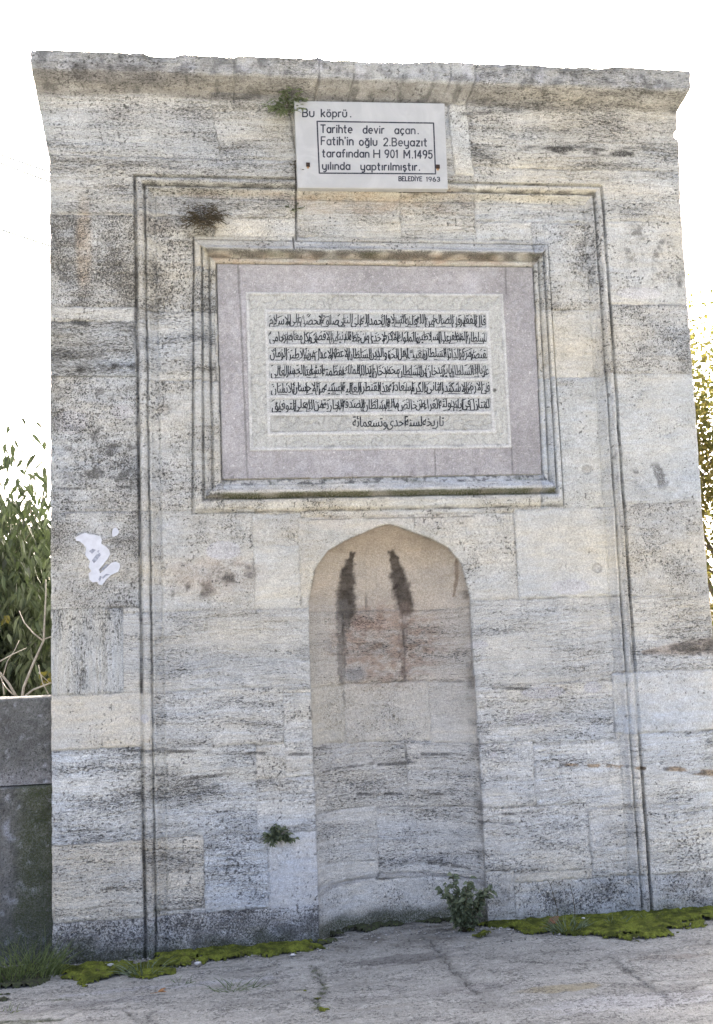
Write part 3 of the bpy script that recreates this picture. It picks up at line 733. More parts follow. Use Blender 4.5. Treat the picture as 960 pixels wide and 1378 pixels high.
# ------------------------------------------------------------------ modern marble plaque
pq = empty('marble_plaque', (*[W(500, 250, .05)[0]], -.03, W(500, 254, .05)[1]), 'flat white marble plaque with black Turkish lettering, bolted under the cornice', 'plaque')
def Zm(zx, zy): return (320+zx/3.0, 60+zy/3.0)
PY = -.062
def q_(zx, zy): return W(*Zm(zx, zy), -PY)
mb = MB()
cor = [q_(243, 578), q_(850, 583), q_(836, 237), q_(228, 226)]
def bev(c, s):
    cx = sum(p[0] for p in c)/4; cz = sum(p[1] for p in c)/4
    return [(cx+(p[0]-cx)*(1-s/.43), cz+(p[1]-cz)*(1-s/.25)) for p in c]
front = bev(cor, .004)
mb.v += [Vector((x, PY, z)) for x, z in front]+[Vector((x, PY+.004, z)) for x, z in cor]+[Vector((x, -.012, z)) for x, z in cor]
mb.f += [(0, 1, 2, 3)]
for k in range(4):
    k2 = (k+1) % 4; mb.f += [(k, k+4, k2+4, k2), (k+4, k+8, k2+8, k2+4)]
mb.f += [(11, 10, 9, 8)]
mt, t, b = newmat('white_marble', .55, .35)
pos = N(t, 'ShaderNodeTexCoord').outputs['Object']
c1 = mixc(t, rng_(t, nz(t, pos, 5, 6, .65, 1.2), .35, .7), (.37, .378, .376), (.425, .433, .43))
c1 = mixc(t, rng_(t, nz(t, pos, 38, 5, .7), .56, .8, 0, .45), c1, (.44, .43, .41))
t.links.new(c1, b.inputs['Base Color']); M_PLQ = mt
o = mb.build('slab', M_PLQ, pq); fix_normals(o)
# monoline letters, drawn as strokes on a unit grid (x to the right, y up, cap height 1)
def arc(cx, cy, rx, ry, a0, a1, n=8):
    return [(cx+rx*math.cos(R(a0+(a1-a0)*i/n)), cy+ry*math.sin(R(a0+(a1-a0)*i/n))) for i in range(n+1)]
def bowl(x0=0, x1=.5, y0=0, y1=.66):
    return arc((x0+x1)/2, (y0+y1)/2, (x1-x0)/2, (y1-y0)/2, 0, 360, 14)
GL = {
 'B': (.55, [[(0, 0), (0, 1), (.3, 1)]+arc(.3, .76, .2, .24, 90, -90)+[(0, .52)], [(.3, .52)]+arc(.3, .26, .25, .26, 90, -90)+[(0, 0)]]),
 'T': (.6, [[(0, 1), (.6, 1)], [(.3, 1), (.3, 0)]]), 'F': (.5, [[(0, 0), (0, 1), (.5, 1)], [(0, .52), (.4, .52)]]),
 'H': (.5, [[(0, 0), (0, 1)], [(.5, 0), (.5, 1)], [(0, .5), (.5, .5)]]), 'M': (.7, [[(0, 0), (0, 1), (.35, .3), (.7, 1), (.7, 0)]]),
 'E': (.5, [[(.5, 1), (0, 1), (0, 0), (.5, 0)], [(0, .52), (.4, .52)]]), 'L': (.45, [[(0, 1), (0, 0), (.45, 0)]]),
 'D': (.55, [[(0, 0), (0, 1), (.2, 1)]+arc(.2, .5, .35, .5, 90, -90)+[(0, 0)]]), 'I.': (.1, [[(.05, 0), (.05, 1)], [(.05, 1.2), (.05, 1.26)]]),
 'Y': (.55, [[(0, 1), (.275, .5), (.55, 1)], [(.275, .5), (.275, 0)]]),
 'a': (.5, [bowl(), [(.5, .66), (.5, 0)]]), 'b': (.5, [bowl(), [(0, 1), (0, 0)]]), 'd': (.5, [bowl(), [(.5, 1), (.5, 0)]]), 'o': (.5, [bowl()]),
 'u': (.48, [[(0, .66), (0, .24)]+arc(.24, .24, .24, .24, 180, 360)+[(.48, .66)]]), 'n': (.46, [[(0, 0), (0, .66)], [(0, .42)]+arc(.23, .42, .23, .24, 180, 0)+[(.46, 0)]]),
 'm': (.8, [[(0, 0), (0, .66)], [(0, .46)]+arc(.2, .46, .2, .2, 180, 0)+[(.4, 0)], [(.4, .46)]+arc(.6, .46, .2, .2, 180, 0)+[(.8, 0)]]),
 'h': (.46, [[(0, 0), (0, 1)], [(0, .42)]+arc(.23, .42, .23, .24, 180, 0)+[(.46, 0)]]), 'k': (.45, [[(0, 0), (0, 1)], [(.42, .66), (0, .28)], [(.14, .4), (.45, 0)]]),
 'p': (.5, [bowl(), [(0, .66), (0, -.3)]]), 'r': (.3, [[(0, 0), (0, .66)], [(0, .4)]+arc(.24, .4, .24, .26, 180, 75)]),
 't': (.34, [[(.12, .95), (.12, .14)]+arc(.26, .14, .14, .14, 180, 280), [(-.02, .66), (.3, .66)]]), 'f': (.34, [arc(.28, .82, .16, .18, 60, 180)+[(.12, 0)], [(-.02, .6), (.3, .6)]]),
 'i': (.06, [[(.03, 0), (.03, .66)], [(.03, .9), (.03, .96)]]), 'j': (.06, [[(.03, 0), (.03, .66)]]), 'l': (.06, [[(.03, 0), (.03, 1)]]),
 'e': (.5, [[(0, .34), (.5, .34)]+arc(.25, .33, .25, .33, 0, 300, 12)]), 'v': (.46, [[(0, .66), (.23, 0), (.46, .66)]]),
 'c': (.44, [arc(.25, .33, .25, .33, 50, 310, 12)]), 's': (.4, [arc(.2, .49, .18, .16, 40, 270)+arc(.2, .165, .2, .165, 90, -140)]),
 'z': (.42, [[(0, .66), (.42, .66), (0, 0), (.42, 0)]]), 'y': (.48, [[(0, .66), (0, .24)]+arc(.24, .24, .24, .24, 180, 360), [(.48, .66), (.48, -.1)]+arc(.26, -.1, .22, .22, 0, -120)]),
 '2': (.5, [arc(.25, .74, .24, .26, 170, -30)+[(0, 0), (.5, 0)]]), '9': (.48, [arc(.24, .72, .24, .28, 0, 360, 14), [(.48, .72)]+[(.46, .5), (.38, .2), (.24, 0)]]),
 '0': (.46, [arc(.23, .5, .23, .5, 0, 360, 16)]), '1': (.16, [[(0, .8), (.13, 1), (.13, 0)]]), '4': (.5, [[(.36, 0), (.36, 1), (0, .3), (.5, .3)]]),
 '5': (.46, [[(.44, 1), (.06, 1), (.03, .56)]+arc(.22, .33, .24, .33, 120, -150, 12)]), '6': (.48, [arc(.24, .28, .24, .28, 0, 360, 14), [(0, .28), (.06, .6), (.3, 1)]]),
 '3': (.46, [arc(.22, .76, .21, .24, 150, -90)+arc(.22, .27, .24, .26, 90, -150)]), '.': (.06, [[(.03, 0), (.03, .06)]]), "'": (.06, [[(.03, .82), (.03, 1)]]),
}
def glyphs(s):
    out = []
    for ch in s:
        base, ext = {'ö': ('o', 'dd'), 'ü': ('u', 'dd'), 'ç': ('c', 'ce'), 'ş': ('s', 'ce'), 'ğ': ('o', 'gb'), 'ı': ('j', ''), 'İ': ('I.', ''), 'g': ('o', 'g')}.get(ch, (ch, ''))
        w, st = GL[base]; st = [list(p) for p in st]
        if ext == 'dd': st += [[(w*.28, .88), (w*.28, .95)], [(w*.74, .88), (w*.74, .95)]]
        if ext == 'ce': st += [[(w*.55, 0), (w*.6, -.12), (w*.4, -.22)]]
        if ext in ('g', 'gb'): st = [bowl(), [(.5, .66), (.5, -.05)]+arc(.27, -.05, .23, .23, 0, -130)]
        if ext == 'gb': st += [arc(.25, .98, .16, .14, 200, 340, 6)]
        out.append((w, st))
    return out
mb = MB()
nseg = [0]
def strokes(pts, w):
    """rounded ribbon along world (x, z) points, standing just proud of the marble"""
    pts = [Vector(p) for p in pts]
    for a, b_ in zip(pts, pts[1:]):
        if (b_-a).length < 1e-6: continue
        d = (b_-a).normalized(); n_ = Vector((-d.y, d.x))*w*.5; e_ = d*w*.35
        nseg[0] += 1; y = PY-.0006-.00002*(nseg[0] % 17)
        mb.prism([tuple(a-e_*.6-n_), tuple(b_+e_*.6-n_), tuple(b_+e_+n_*0), tuple(b_+e_*.6+n_), tuple(a-e_*.6+n_), tuple(a-e_)], y, PY+.002)
def word(s, zx0, zx1, zyb, zyt, w=.0085):
    gl = glyphs(s); gap = .24
    tot = sum(g[0] for g in gl)+gap*(len(gl)-1); cur = 0
    for wd, st in gl:
        for p in st:
            out = []
            for (x, y) in p:
                zx = zx0+(cur+x)/tot*(zx1-zx0); sl2 = (zx-520)*.008
                out.append(q_(zx, zyb+sl2+(zyt-zyb)*y))
            strokes(out, w)
        cur += wd+gap
word('Bu', 263, 308, 293, 261); word('köprü', 338, 440, 293, 263); word('.', 454, 459, 293, 263)
word('Tarihte', 336, 462, 357, 326); word('devir', 507, 591, 358, 328); word('açan', 635, 716, 359, 329); word('.', 727, 731, 359, 329)
word("Fatih'in", 338, 466, 406, 374); word('oğlu', 492, 562, 407, 377); word('2.Beyazıt', 590, 764, 408, 377)
word('tarafından', 343, 530, 455, 425); word('H', 550, 573, 456, 425); word('901', 595, 645, 456, 425); word('M', 672, 694, 457, 426); word('.', 704, 708, 457, 426); word('1495', 714, 785, 457, 426)
word('yılında', 343, 453, 505, 476); word('yaptırılmıştır', 498, 724, 506, 477); word('.', 732, 736, 506, 477)
word('BELEDİYE', 651, 744, 549, 532, .0062); word('1963', 762, 816, 550, 533, .0062)
M_PL = faded('black_plaque_paint', (.028, .032, .045), (.25, .26, .28), amt=.45)
mb.build('lettering', M_PL, pq)
mb = MB()
c4 = [(321, 310), (791, 317), (799, 522), (330, 519)]
for k in range(4):
    strokes([q_(*c4[k]), q_(*c4[(k+1) % 4])], .0085)
mb.build('border_line', M_PL, pq)
M_IRON = plain('rusty_iron', (.05, .035, .028), .8, .4, 150)
for (zx, zy) in ((284, 486), (808, 494)):
    mb = MB(); cx, cz = q_(zx, zy); r_ = .0115
    mb.prism([(cx-r_, cz-r_), (cx+r_, cz-r_), (cx+r_, cz+r_), (cx-r_, cz+r_)], PY-.010, PY+.004)
    mb.prism([(cx+.005*math.cos(a*1.047), cz+.005*math.sin(a*1.047)) for a in range(6)], PY-.016, PY-.009)
    o = mb.build('bolt', M_IRON, pq); fix_normals(o)
    mb = MB(); mb.prism([(cx-r_*.6, cz-r_-.012), (cx+r_*.5, cz-r_-.012), (cx+r_*.8, cz-r_+.001), (cx-r_*.8, cz-r_+.001)], PY-.0008, PY+.002)
    s_ = mb.build('rust_stain', plain('rust', (.35, .22, .13), .9, .25, 80), o)

# ------------------------------------------------------------------ torn paper on the left pier
M_PAP = plain('torn_white_paper', (.56, .58, .62), .8, .07, 25)
M_PAPG = plain('grey_paper_print', (.30, .32, .37), .85, .25, 60)
def z6(a, b_, y=-.012): return W(a/3.0, 600+b_/3.0, -y)
def paper(name, outline, label, group=None):
    bx, bz = z6(*outline[0])
    t_ = empty(name, (bx, -.012, bz), label, 'paper scrap', group)
    mb = MB(); mb.prism([z6(*p) for p in outline], -.0125, -.004)
    mb.build('paper', M_PAP, t_); return t_
tp = paper('torn_poster', [(305, 370), (322, 360), (345, 350), (362, 357), (385, 359), (405, 365), (412, 380), (410, 395), (430, 408), (441, 420), (446, 438), (436, 455), (415, 482), (400, 500), (405, 514), (430, 492), (448, 474), (466, 467), (483, 474), (486, 488), (478, 508), (448, 522), (430, 540), (412, 562), (400, 560), (393, 549), (375, 551), (362, 540), (358, 516), (370, 505), (358, 490), (364, 466), (344, 440), (349, 412), (335, 395), (322, 385), (308, 383)],
     'torn white paper poster remnant stuck on the left pier, larger piece with grey streaks')
for pl_ in ([(360, 425), (375, 415), (388, 420), (372, 436)], [(372, 462), (388, 440), (404, 432), (408, 440), (392, 462), (380, 474)], [(392, 425), (402, 420), (398, 434)], [(398, 540), (404, 525), (412, 528), (404, 548)], [(412, 530), (430, 516), (447, 520), (430, 524), (416, 538)], [(404, 505), (428, 480), (440, 478), (420, 498)]):
    mb = MB(); mb.prism([z6(*p, -.0135) for p in pl_], -.0138, -.010); mb.build('printed_mark', M_PAPG, tp)
paper('torn_poster', [(453, 345), (458, 334), (467, 329), (478, 338), (482, 349), (474, 361), (462, 366), (454, 367)], 'tiny white paper scrap stuck above the larger torn poster remnant')

# ------------------------------------------------------------------ pavement and land
def zground(x, y):
    return np.interp(x, [-6, -.84, .63, 1.63, 8], [-.06, -.046, -.034, -.012, -.012])
xs = np.concatenate([np.arange(-26, -1.6, .2), np.arange(-1.6, 3.7, .009), np.arange(3.7, 26, .2)])
ys = np.concatenate([np.arange(-30, -1.9, .2), np.arange(-1.9, .34, .008), np.arange(.34, 3.0, .12)])  # pavement stretched far behind the camera to bounce sunlight onto the lower wall
GX, GY = np.meshgrid(xs, ys)
gh = .006*fbm(GX*1.3, GY*1.3, 4, 301)+.003*fbm(GX*7, GY*7, 3, 302)+.0012*fbm(GX*30, GY*30, 3, 303)
gb = fbm(GX*1.1, GY*2.0, 5, 311); gs = fbm(GX*5, GY*9, 4, 312); gf = fbm(GX*24, GY*24, 3, 313)
GT = np.array([.318, .318, .284])*(1+.16*gb+.12*gs+.14*gf)[..., None]
gst = fbm(GX*6, GY*26, 5, 315)
gfl = fbm(GX*13, GY*26, 5, 317)
gcr = ss(.40, .52, gfl+.35*gs+.3*gb)*.5
GT = GT*(1+.05*gst+.10*fbm(GX*45, GY*60, 3, 316))[..., None]; gmo = np.zeros(GX.shape)
def gcap(pts, w, jit=.02):
    w = w*.55 if w < .012 else w
    xx = GX+jit*(noise(GX*11, GY*11, 321)+.6*noise(GX*40, GY*40, 324)); yy = GY+jit*(noise(GX*11, GY*11, 322)+.6*noise(GX*40, GY*40, 325))
    m_ = np.zeros(GX.shape)
    pp = [G(*p) for p in pts]
    sel = (GX > min(p.x for p in pp)-.3) & (GX < max(p.x for p in pp)+.3) & (GY > min(p.y for p in pp)-.3) & (GY < max(p.y for p in pp)+.3)
    m_[sel] = cap(xx[sel], yy[sel], [(p.x, p.y, w) for p in pp]); return m_
def gell(px, py, rx, ry):
    p = G(px, py); return 1-ss(.75, 1.1, np.hypot((GX-p.x)/rx, (GY-p.y)/ry)+.5*fbm(GX*9, GY*14, 5, 323))
CRK = [([(0, 1368), (40, 1364), (85, 1363), (101, 1355), (120, 1352), (165, 1352), (175, 1358)], .006), ([(175, 1358), (193, 1376), (200, 1364), (205, 1355)], .006), ([(402, 1290), (440, 1288), (462, 1289)], .006), ([(421, 1297), (430, 1310), (437, 1326), (430, 1338), (424, 1346), (432, 1356)], .010), ([(408, 1336), (422, 1344)], .006),
       ([(570, 1260), (587, 1279), (604, 1298), (614, 1308), (625, 1322), (640, 1336)], .011), ([(820, 1290), (850, 1312), (872, 1328), (887, 1338), (905, 1350)], .008), ([(160, 1290), (240, 1300), (330, 1296)], .004), ([(640, 1300), (700, 1296), (790, 1300)], .004)]
for pts, w in CRK:
    k_ = gcap(pts, w)*(.35+.65*ss(-.35, .2, noise(GX*14, GY*14, 343))); gcr = np.maximum(gcr, k_*.95); gh -= k_*.012
    sp_ = gcap(pts, w*3.2, .02); GT = GT*(1-.22*sp_)[..., None]
def gtone(mk, c, k):
    global GT
    mk = np.clip(mk*k, 0, 1)[..., None]; GT = GT*(1-mk)+np.array(c)*mk
gtone(gell(545, 1290, .30, .10), (.17, .165, .15), .75); gtone(gell(640, 1330, .25, .08), (.22, .215, .2), .5)
gtone(gell(755, 1332, .22, .06), (.27, .235, .14), .65); gtone(gell(905, 1290, .22, .05), (.23, .21, .18), .6); gtone(gell(520, 1352, .2, .03), (.26, .25, .21), .4)
gtone(gell(100, 1345, .5, .06), (.26, .265, .26), .4); gtone(gell(250, 1320, .6, .04), (.40, .41, .42), .4); gtone(gell(860, 1350, .5, .12), (.42, .425, .43), .35)
patch = ss(.16, .24, fbm(GX*2.1, GY*4.4, 6, 331)); gtone(patch*(.5+.5*ss(-.3, .3, gst)), (.19, .188, .17), .55)
patch2 = ss(.16, .24, fbm(GX*3.1+5, GY*7, 6, 332)); gtone(patch2, (.41, .405, .365), .4); gh -= patch*.002
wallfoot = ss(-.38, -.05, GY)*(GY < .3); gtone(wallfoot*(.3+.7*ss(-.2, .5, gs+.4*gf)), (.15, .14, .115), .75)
mk_ = gcap([(421, 1297), (437, 1326), (424, 1346), (432, 1356)], .022, .03)*ss(-.1, .4, noise(GX*20, GY*20, 341)); gmo = np.maximum(gmo, mk_)
gmo = np.maximum(gmo, gcap([(0, 1368), (85, 1363)], .02, .02)*.7)
for (a, b_, c, d) in ((400, 1328, .05, .02), (430, 1352, .06, .03), (265, 1275, .2, .03), (90, 1338, .08, .02), (245, 1320, .09, .02), (320, 1326, .12, .03)):
    gmo = np.maximum(gmo, gell(a, b_, c, d)*ss(-.3, .5, noise(GX*30, GY*30, 342))*.8)
GZ = zground(GX, GY)+gh
gco = np.stack([GX, GY, GZ], -1).reshape(-1, 3); ii = np.arange(GX.size).reshape(GX.shape)
gq = np.stack([ii[:-1, :-1], ii[:-1, 1:], ii[1:, 1:], ii[1:, :-1]], -1).reshape(-1, 4)
o = add('pavement', mesh_np('pavement', gco, gq, {'tint': np.clip(GT, .03, .6).reshape(-1, 3), 'crust': gcr.ravel(), 'moss': gmo.ravel(), 'tuv': np.stack([GX, GY, GX*0], -1).reshape(-1, 3), 'pitty': np.clip(.5+.5*gs, 0, 1).ravel()}), M_CEM)
tag(o, 'grey worn concrete pavement with cracks and stains in front of the monument', 'pavement', kind='structure')
mt, t, b = newmat('dry_earth_and_grass', .95, .1)
pos = N(t, 'ShaderNodeTexCoord').outputs['Object']
t.links.new(mixc(t, rng_(t, nz(t, pos, .6, 8, .7), .35, .65), (.10, .085, .05), (.06, .075, .025)), b.inputs['Base Color'])
M_EARTH = mt
v = []; fcs = []
rad = [0, 4, 9, 16, 30, 60, 120, 250, 500, 900]
for i, r_ in enumerate(rad):
    for k in range(32):
        a = 6.28318*k/32; v.append((r_*math.cos(a), r_*math.sin(a), -.16-(0 if r_ < 10 else .25)+ (0 if r_ < 30 else rng.uniform(-.2, .3)*min(4, r_/100))))
for i in range(len(rad)-1):
    for k in range(32):
        k2 = (k+1) % 32; fcs.append((i*32+k, i*32+k2, i*32+32+k2, i*32+32+k) if i else (k2 and i*32+k or 0, i*32+32+k, i*32+32+k2, i*32+k2))
fcs = [q for q in fcs if len(set(q)) == 4]
o = add('ground', mesh_py('ground', v, fcs, True), M_EARTH); tag(o, 'open ground with dry grass beyond the bridge pavement', 'ground', kind='structure'); fix_normals(o)

# ------------------------------------------------------------------ parapet to the left
YP = .10
px1 = XL+.012; px0 = -8.0
ztop = W(35, 938, -YP)[1]
def slab_mesh(x0, x1, z0, z1, y0, y1, seed, tintf, res=.012):
    """a block with a weathered, slightly uneven skin: front, top, back and ends"""
    prof = [(y0, z0)]; n1_ = int((z1-z0)/res)
    pts = [(y0, z0+(z1-z0)*i/n1_) for i in range(n1_+1)]; pts[-1] = (y0+.012, z1-.004)
    n2_ = 12; pts += [(y0+.02+(y1-y0-.04)*i/n2_, z1) for i in range(n2_+1)]; pts += [(y1, z1-.01), (y1, z0)]
    pr = np.array(pts); xs_ = np.concatenate([np.arange(x0, max(x0, -2.2), .08), np.arange(max(x0, -2.2), x1, res), [x1]])
    A, B = np.meshgrid(xs_, np.arange(len(pr)))
    Yv = pr[B, 0]; Zv = pr[B, 1]
    Yv = Yv+np.where(B <= n1_, .010*fbm(A*2, Zv*2, 3, seed)+.004*fbm(A*18, Zv*18, 4, seed+5), 0); Zv = Zv+np.where((B > n1_) & (B < len(pr)-2), .005*fbm(A*3, Yv*3, 3, seed+9), 0)
    c_ = np.stack([A, Yv, Zv], -1).reshape(-1, 3); i_ = np.arange(A.size).reshape(A.shape)
    q = np.stack([i_[:-1, :-1], i_[:-1, 1:], i_[1:, 1:], i_[1:, :-1]], -1).reshape(-1, 4)
    tn, cr_, mo_ = tintf(A, Zv)
    me = mesh_np('slab', c_, q, {'tint': np.clip(tn, .02, .7).reshape(-1, 3), 'crust': np.clip(cr_, 0, 1).ravel(), 'moss': np.clip(mo_, 0, 1).ravel(), 'tuv': np.stack([A*2, Zv*2, Yv], -1).reshape(-1, 3), 'pitty': np.full(A.size, .62)})
    return me
pw = empty('parapet_wall', (-3.5, YP+.2, -.05), 'low dark grey stone parapet adjoining the left edge of the monument', 'parapet')
zj = W(35, 1057, -YP)[1]
def tint_up(A, B):
    n_ = fbm(A*2.3, B*2.3, 5, 401); n2_ = fbm(A*12, B*12, 4, 402)
    n3_ = fbm(A*45, B*45, 3, 404)
    t_ = np.array([.172, .176, .168])*(1+.55*n_+.5*n2_+.35*n3_)[..., None]
    lo_ = ss(zj+.16, zj-.02, B)[..., None]; t_ = t_*(1-lo_)+lo_*np.array([.235, .237, .24])*(1+.4*n2_+.3*n3_)[..., None]
    ll = ss(.40, .8, noise(A*24, B*24, 403)+.45*n2_+.2*n3_)[..., None]*.75; t_ = t_*(1-ll)+ll*np.array([.45, .47, .5])
    return t_, ss(.1, .7, n_+.4*n2_+.2)*.75*(1-lo_[..., 0]), np.zeros(A.shape)
def tint_lo(A, B):
    n_ = fbm(A*1.9, B*1.9, 5, 411); n2_ = fbm(A*13, B*13, 4, 412)
    n3_ = fbm(A*45, B*45, 3, 414)
    t_ = np.array([.160, .162, .152])*(1+.55*n_+.55*n2_+.35*n3_)[..., None]
    ll = ss(.35, .75, noise(A*15, B*15, 413)+.45*n2_+.25*n3_)[..., None]*.7; t_ = t_*(1-ll)+ll*np.array([.38, .40, .43])
    gr = ss(.35, .75, ss(-1.25, -.88, A)+.35*n_); gr2 = ss(.35, .05, B+.15*n_)
    return t_, ss(.0, .6, n_+.4*n2_)*.6, np.maximum(gr*.75, gr2*.6)
o = add('upper_slab', slab_mesh(px0, px1, zj+.004, ztop, YP, YP+.34, 421, tint_up), M_STONE, pw)
o = add('lower_slab', slab_mesh(px0, px1, -.20, zj, YP-.008, YP+.36, 422, tint_lo), M_STONE, pw)

# ------------------------------------------------------------------ moss, grass, weeds
mt, t, b = newmat('green_moss', .95, .1)
pos = N(t, 'ShaderNodeTexCoord').outputs['Object']
g1 = nz(t, pos, 14, 4, .65); g2 = nz(t, pos, 120, 4, .75)
c1 = mixc(t, rng_(t, g1, .35, .65), (.060, .072, .018), (.165, .195, .036))
c1 = mixc(t, rng_(t, g2, .3, .7), mixc(t, 1.0, c1, (.55, .55, .6), 'MULTIPLY'), mixc(t, 1.0, c1, (1.35, 1.3, 1.1), 'MULTIPLY'))
c1 = mixc(t, rng_(t, nz(t, pos, 26, 3, .6), .60, .72, 0, .7), c1, (.075, .06, .04))
t.links.new(c1, b.inputs['Base Color']); bump(t, b, g2, .008, 1.0); M_MOSS = mt
M_SOIL = plain('dark_mossy_soil', (.050, .046, .034), .95, .4, 60, b2=(.06, .075, .03))
def moss_patch(name, outline, hmax, mat, label, seed, bumps=9.0):
    pp = [G(*p) for p in outline]
    x0 = min(p.x for p in pp)-.03; x1 = max(p.x for p in pp)+.03; y0 = min(p.y for p in pp)-.03; y1 = max(p.y for p in pp)+.06
    r_ = .006
    A, B = np.meshgrid(np.arange(x0, x1, r_), np.arange(y0, y1, r_))
    d = np.full(A.shape, 1e9); ins = np.zeros(A.shape, bool); n = len(pp)
    for k in range(n):
        p, q = pp[k], pp[(k+1) % n]
        dx, dy = q.x-p.x, q.y-p.y; tt = np.clip(((A-p.x)*dx+(B-p.y)*dy)/(dx*dx+dy*dy+1e-12), 0, 1)
        d = np.minimum(d, np.hypot(A-p.x-tt*dx, B-p.y-tt*dy))
        c_ = ((p.y > B) != (q.y > B)) & (A < (q.x-p.x)*(B-p.y)/(q.y-p.y+1e-12)+p.x); ins ^= c_
    sd_ = np.where(ins, d, -d)-.012+.085*fbm(A*7, B*9, 6, seed)-.14*ss(.02, .45, fbm(A*4, B*6, 4, seed+1))
    cush = np.abs(noise(A*bumps*.7, B*bumps*1.3, seed+3)); cush = 1-np.clip(cush*1.6, 0, 1)
    hgt = hmax*np.sqrt(np.clip(sd_/.05, 0, 1))*(.45+.55*cush)+.004*fbm(A*45, B*45, 3, seed+6)*ss(0, .02, sd_)-.004
    Zg = zground(A, B)+hgt+.003
    keep = (sd_ > -.004)
    i_ = np.arange(A.size).reshape(A.shape); q = np.stack([i_[:-1, :-1], i_[:-1, 1:], i_[1:, 1:], i_[1:, :-1]], -1)
    q = q[keep[:-1, :-1] & keep[1:, 1:] & keep[:-1, 1:] & keep[1:, :-1]]
    us = np.unique(q); mp = np.full(A.size, -1); mp[us] = np.arange(len(us))
    c_ = np.stack([A, B, Zg], -1).reshape(-1, 3)[us]
    o = add(name, mesh_np(name, c_, mp[q]), mat, None, (float(np.mean(c_[:, 0])), float(np.mean(c_[:, 1])), -.03))
    return tag(o, label, 'moss' if 'moss' in name else 'soil', kind='stuff')
moss_patch('moss', [(70, 1296), (110, 1293), (190, 1288), (205, 1280), (250, 1272), (330, 1268), (432, 1262), (446, 1272), (405, 1279), (380, 1284), (330, 1284), (270, 1296), (225, 1310), (190, 1314), (150, 1314), (120, 1320), (85, 1312)], .034, M_MOSS, 'bright green moss cushions along the foot of the left pier', 501)
moss_patch('moss', [(625, 1252), (655, 1240), (740, 1230), (830, 1224), (880, 1228), (970, 1210), (970, 1246), (930, 1254), (905, 1262), (870, 1268), (845, 1270), (800, 1266), (745, 1262), (690, 1260), (640, 1266)], .034, M_MOSS, 'green moss strip along the foot of the wall right of the niche', 511)
moss_patch('soil', [(430, 1268), (450, 1250), (480, 1240), (520, 1232), (570, 1228), (620, 1230), (650, 1238), (640, 1248), (600, 1243), (560, 1243), (515, 1249), (480, 1257), (450, 1268)], .030, M_SOIL, 'dark mossy soil gathered at the back of the niche floor', 521, 14)
moss_patch('moss', [(418, 1340), (432, 1338), (438, 1350), (434, 1358), (424, 1352)], .014, M_MOSS, 'small green moss clump growing in the pavement crack', 531)
moss_patch('moss', [(394, 1326), (412, 1325), (412, 1331), (396, 1331)], .010, M_MOSS, 'tiny moss spot on the pavement beside the cracked slab', 541)
moss_patch('soil', [(-20, 1330), (-20, 1300), (60, 1292), (72, 1300), (66, 1318), (30, 1330), (5, 1340)], .03, M_SOIL, 'dark soil at the foot of the parapet under the grass', 551, 14)

M_GR = plain('grass_blade', (.11, .15, .05), .7, .35, 30, trans=.25, b2=(.22, .26, .11))
M_DRY = plain('dry_plant', (.10, .085, .06), .9, .35, 60)
M_GG = plain('grey_green_leaf', (.13, .165, .09), .75, .35, 45, trans=.15, b2=(.21, .25, .15))
M_DG = plain('small_green_leaf', (.10, .13, .07), .65, .35, 40, trans=.2, b2=(.22, .25, .15))
M_STM = plain('plant_stem', (.10, .085, .055), .85, .3, 60)
def blades(base, n, L, spread, mat, name, label, cat, wd=.006, lean=None, out=.9, kind=None, group=None):
    mb = MB(); base = Vector(base)
    for i in range(n):
        a = rng.uniform(0, 6.283); p = base+Vector((math.cos(a)*spread*rng.random()**.5, math.sin(a)*spread*.5*rng.random()**.5, -.01))
        a2 = a+rng.uniform(-.7, .7); l = L*rng.uniform(.5, 1.1); o_ = out*rng.uniform(.3, 1.1)
        d = Vector((math.cos(a2)*o_, math.sin(a2)*o_ if lean is None else math.sin(a2)*o_*.5-lean, 1)).normalized()
        sd_ = d.cross(Vector((rng.uniform(-1, 1), rng.uniform(-1, 1), .2))).normalized(); w = wd*rng.uniform(.6, 1.2)
        pts = []; q = p.copy(); dd = d.copy()
        b0 = len(mb.v)
        for k in range(5):
            ww = w*(1-(k/4)**1.5)*.5+.0003
            mb.v += [q-sd_*ww, q+sd_*ww]
            q = q+dd*l/4; dd = (dd+Vector((0, 0, -.16*o_))+Vector((math.cos(a2), math.sin(a2)*.5, 0))*.08).normalized()
        for k in range(4): mb.f.append((b0+2*k, b0+2*k+1, b0+2*k+3, b0+2*k+2))
    o = mb.build(name, mat, None, base, True); tag(o, label, cat, group, kind); return o
g_ = lambda px, py: G(px, py, float(zground(G(px, py).x, 0)))
blades(g_(18, 1318), 300, .23, .24, M_GR, 'grass_tuft', 'large clump of green grass at the foot of the dark parapet', 'grass', .006, .15)
blades(g_(46, 1312), 60, .24, .12, M_GR, 'grass_tuft', 'taller grass clump against the lower left corner of the monument', 'grass', .006, .1)
blades(g_(213, 1282), 55, .17, .06, M_GR, 'grass_tuft', 'upright grass tuft growing at the foot of the left moulding', 'grass', .0055, .12)
blades(g_(195, 1312), 50, .15, .08, M_GG, 'grass_tuft', 'spreading grey green tuft on the moss in front of the left pier', 'grass', .006, .2, 1.3)
blades(g_(318, 1330), 40, .09, .13, M_GG, 'grass_tuft', 'flat dull tuft lying on the pavement left of the niche', 'grass', .006, .1, 1.8)
blades(g_(245, 1322), 16, .06, .07, M_GG, 'grass_tuft', 'thin sparse tuft on the pavement below the left moss', 'grass', .005, .1, 1.6)
blades(g_(312, 1284), 26, .07, .05, M_GR, 'grass_tuft', 'short grass tuft at the right end of the left moss strip', 'grass', .005, .1)
blades(g_(10, 1362), 14, .05, .06, M_GR, 'grass_tuft', 'small tuft in the pavement crack near the left corner', 'grass', .005, .1, 1.4)

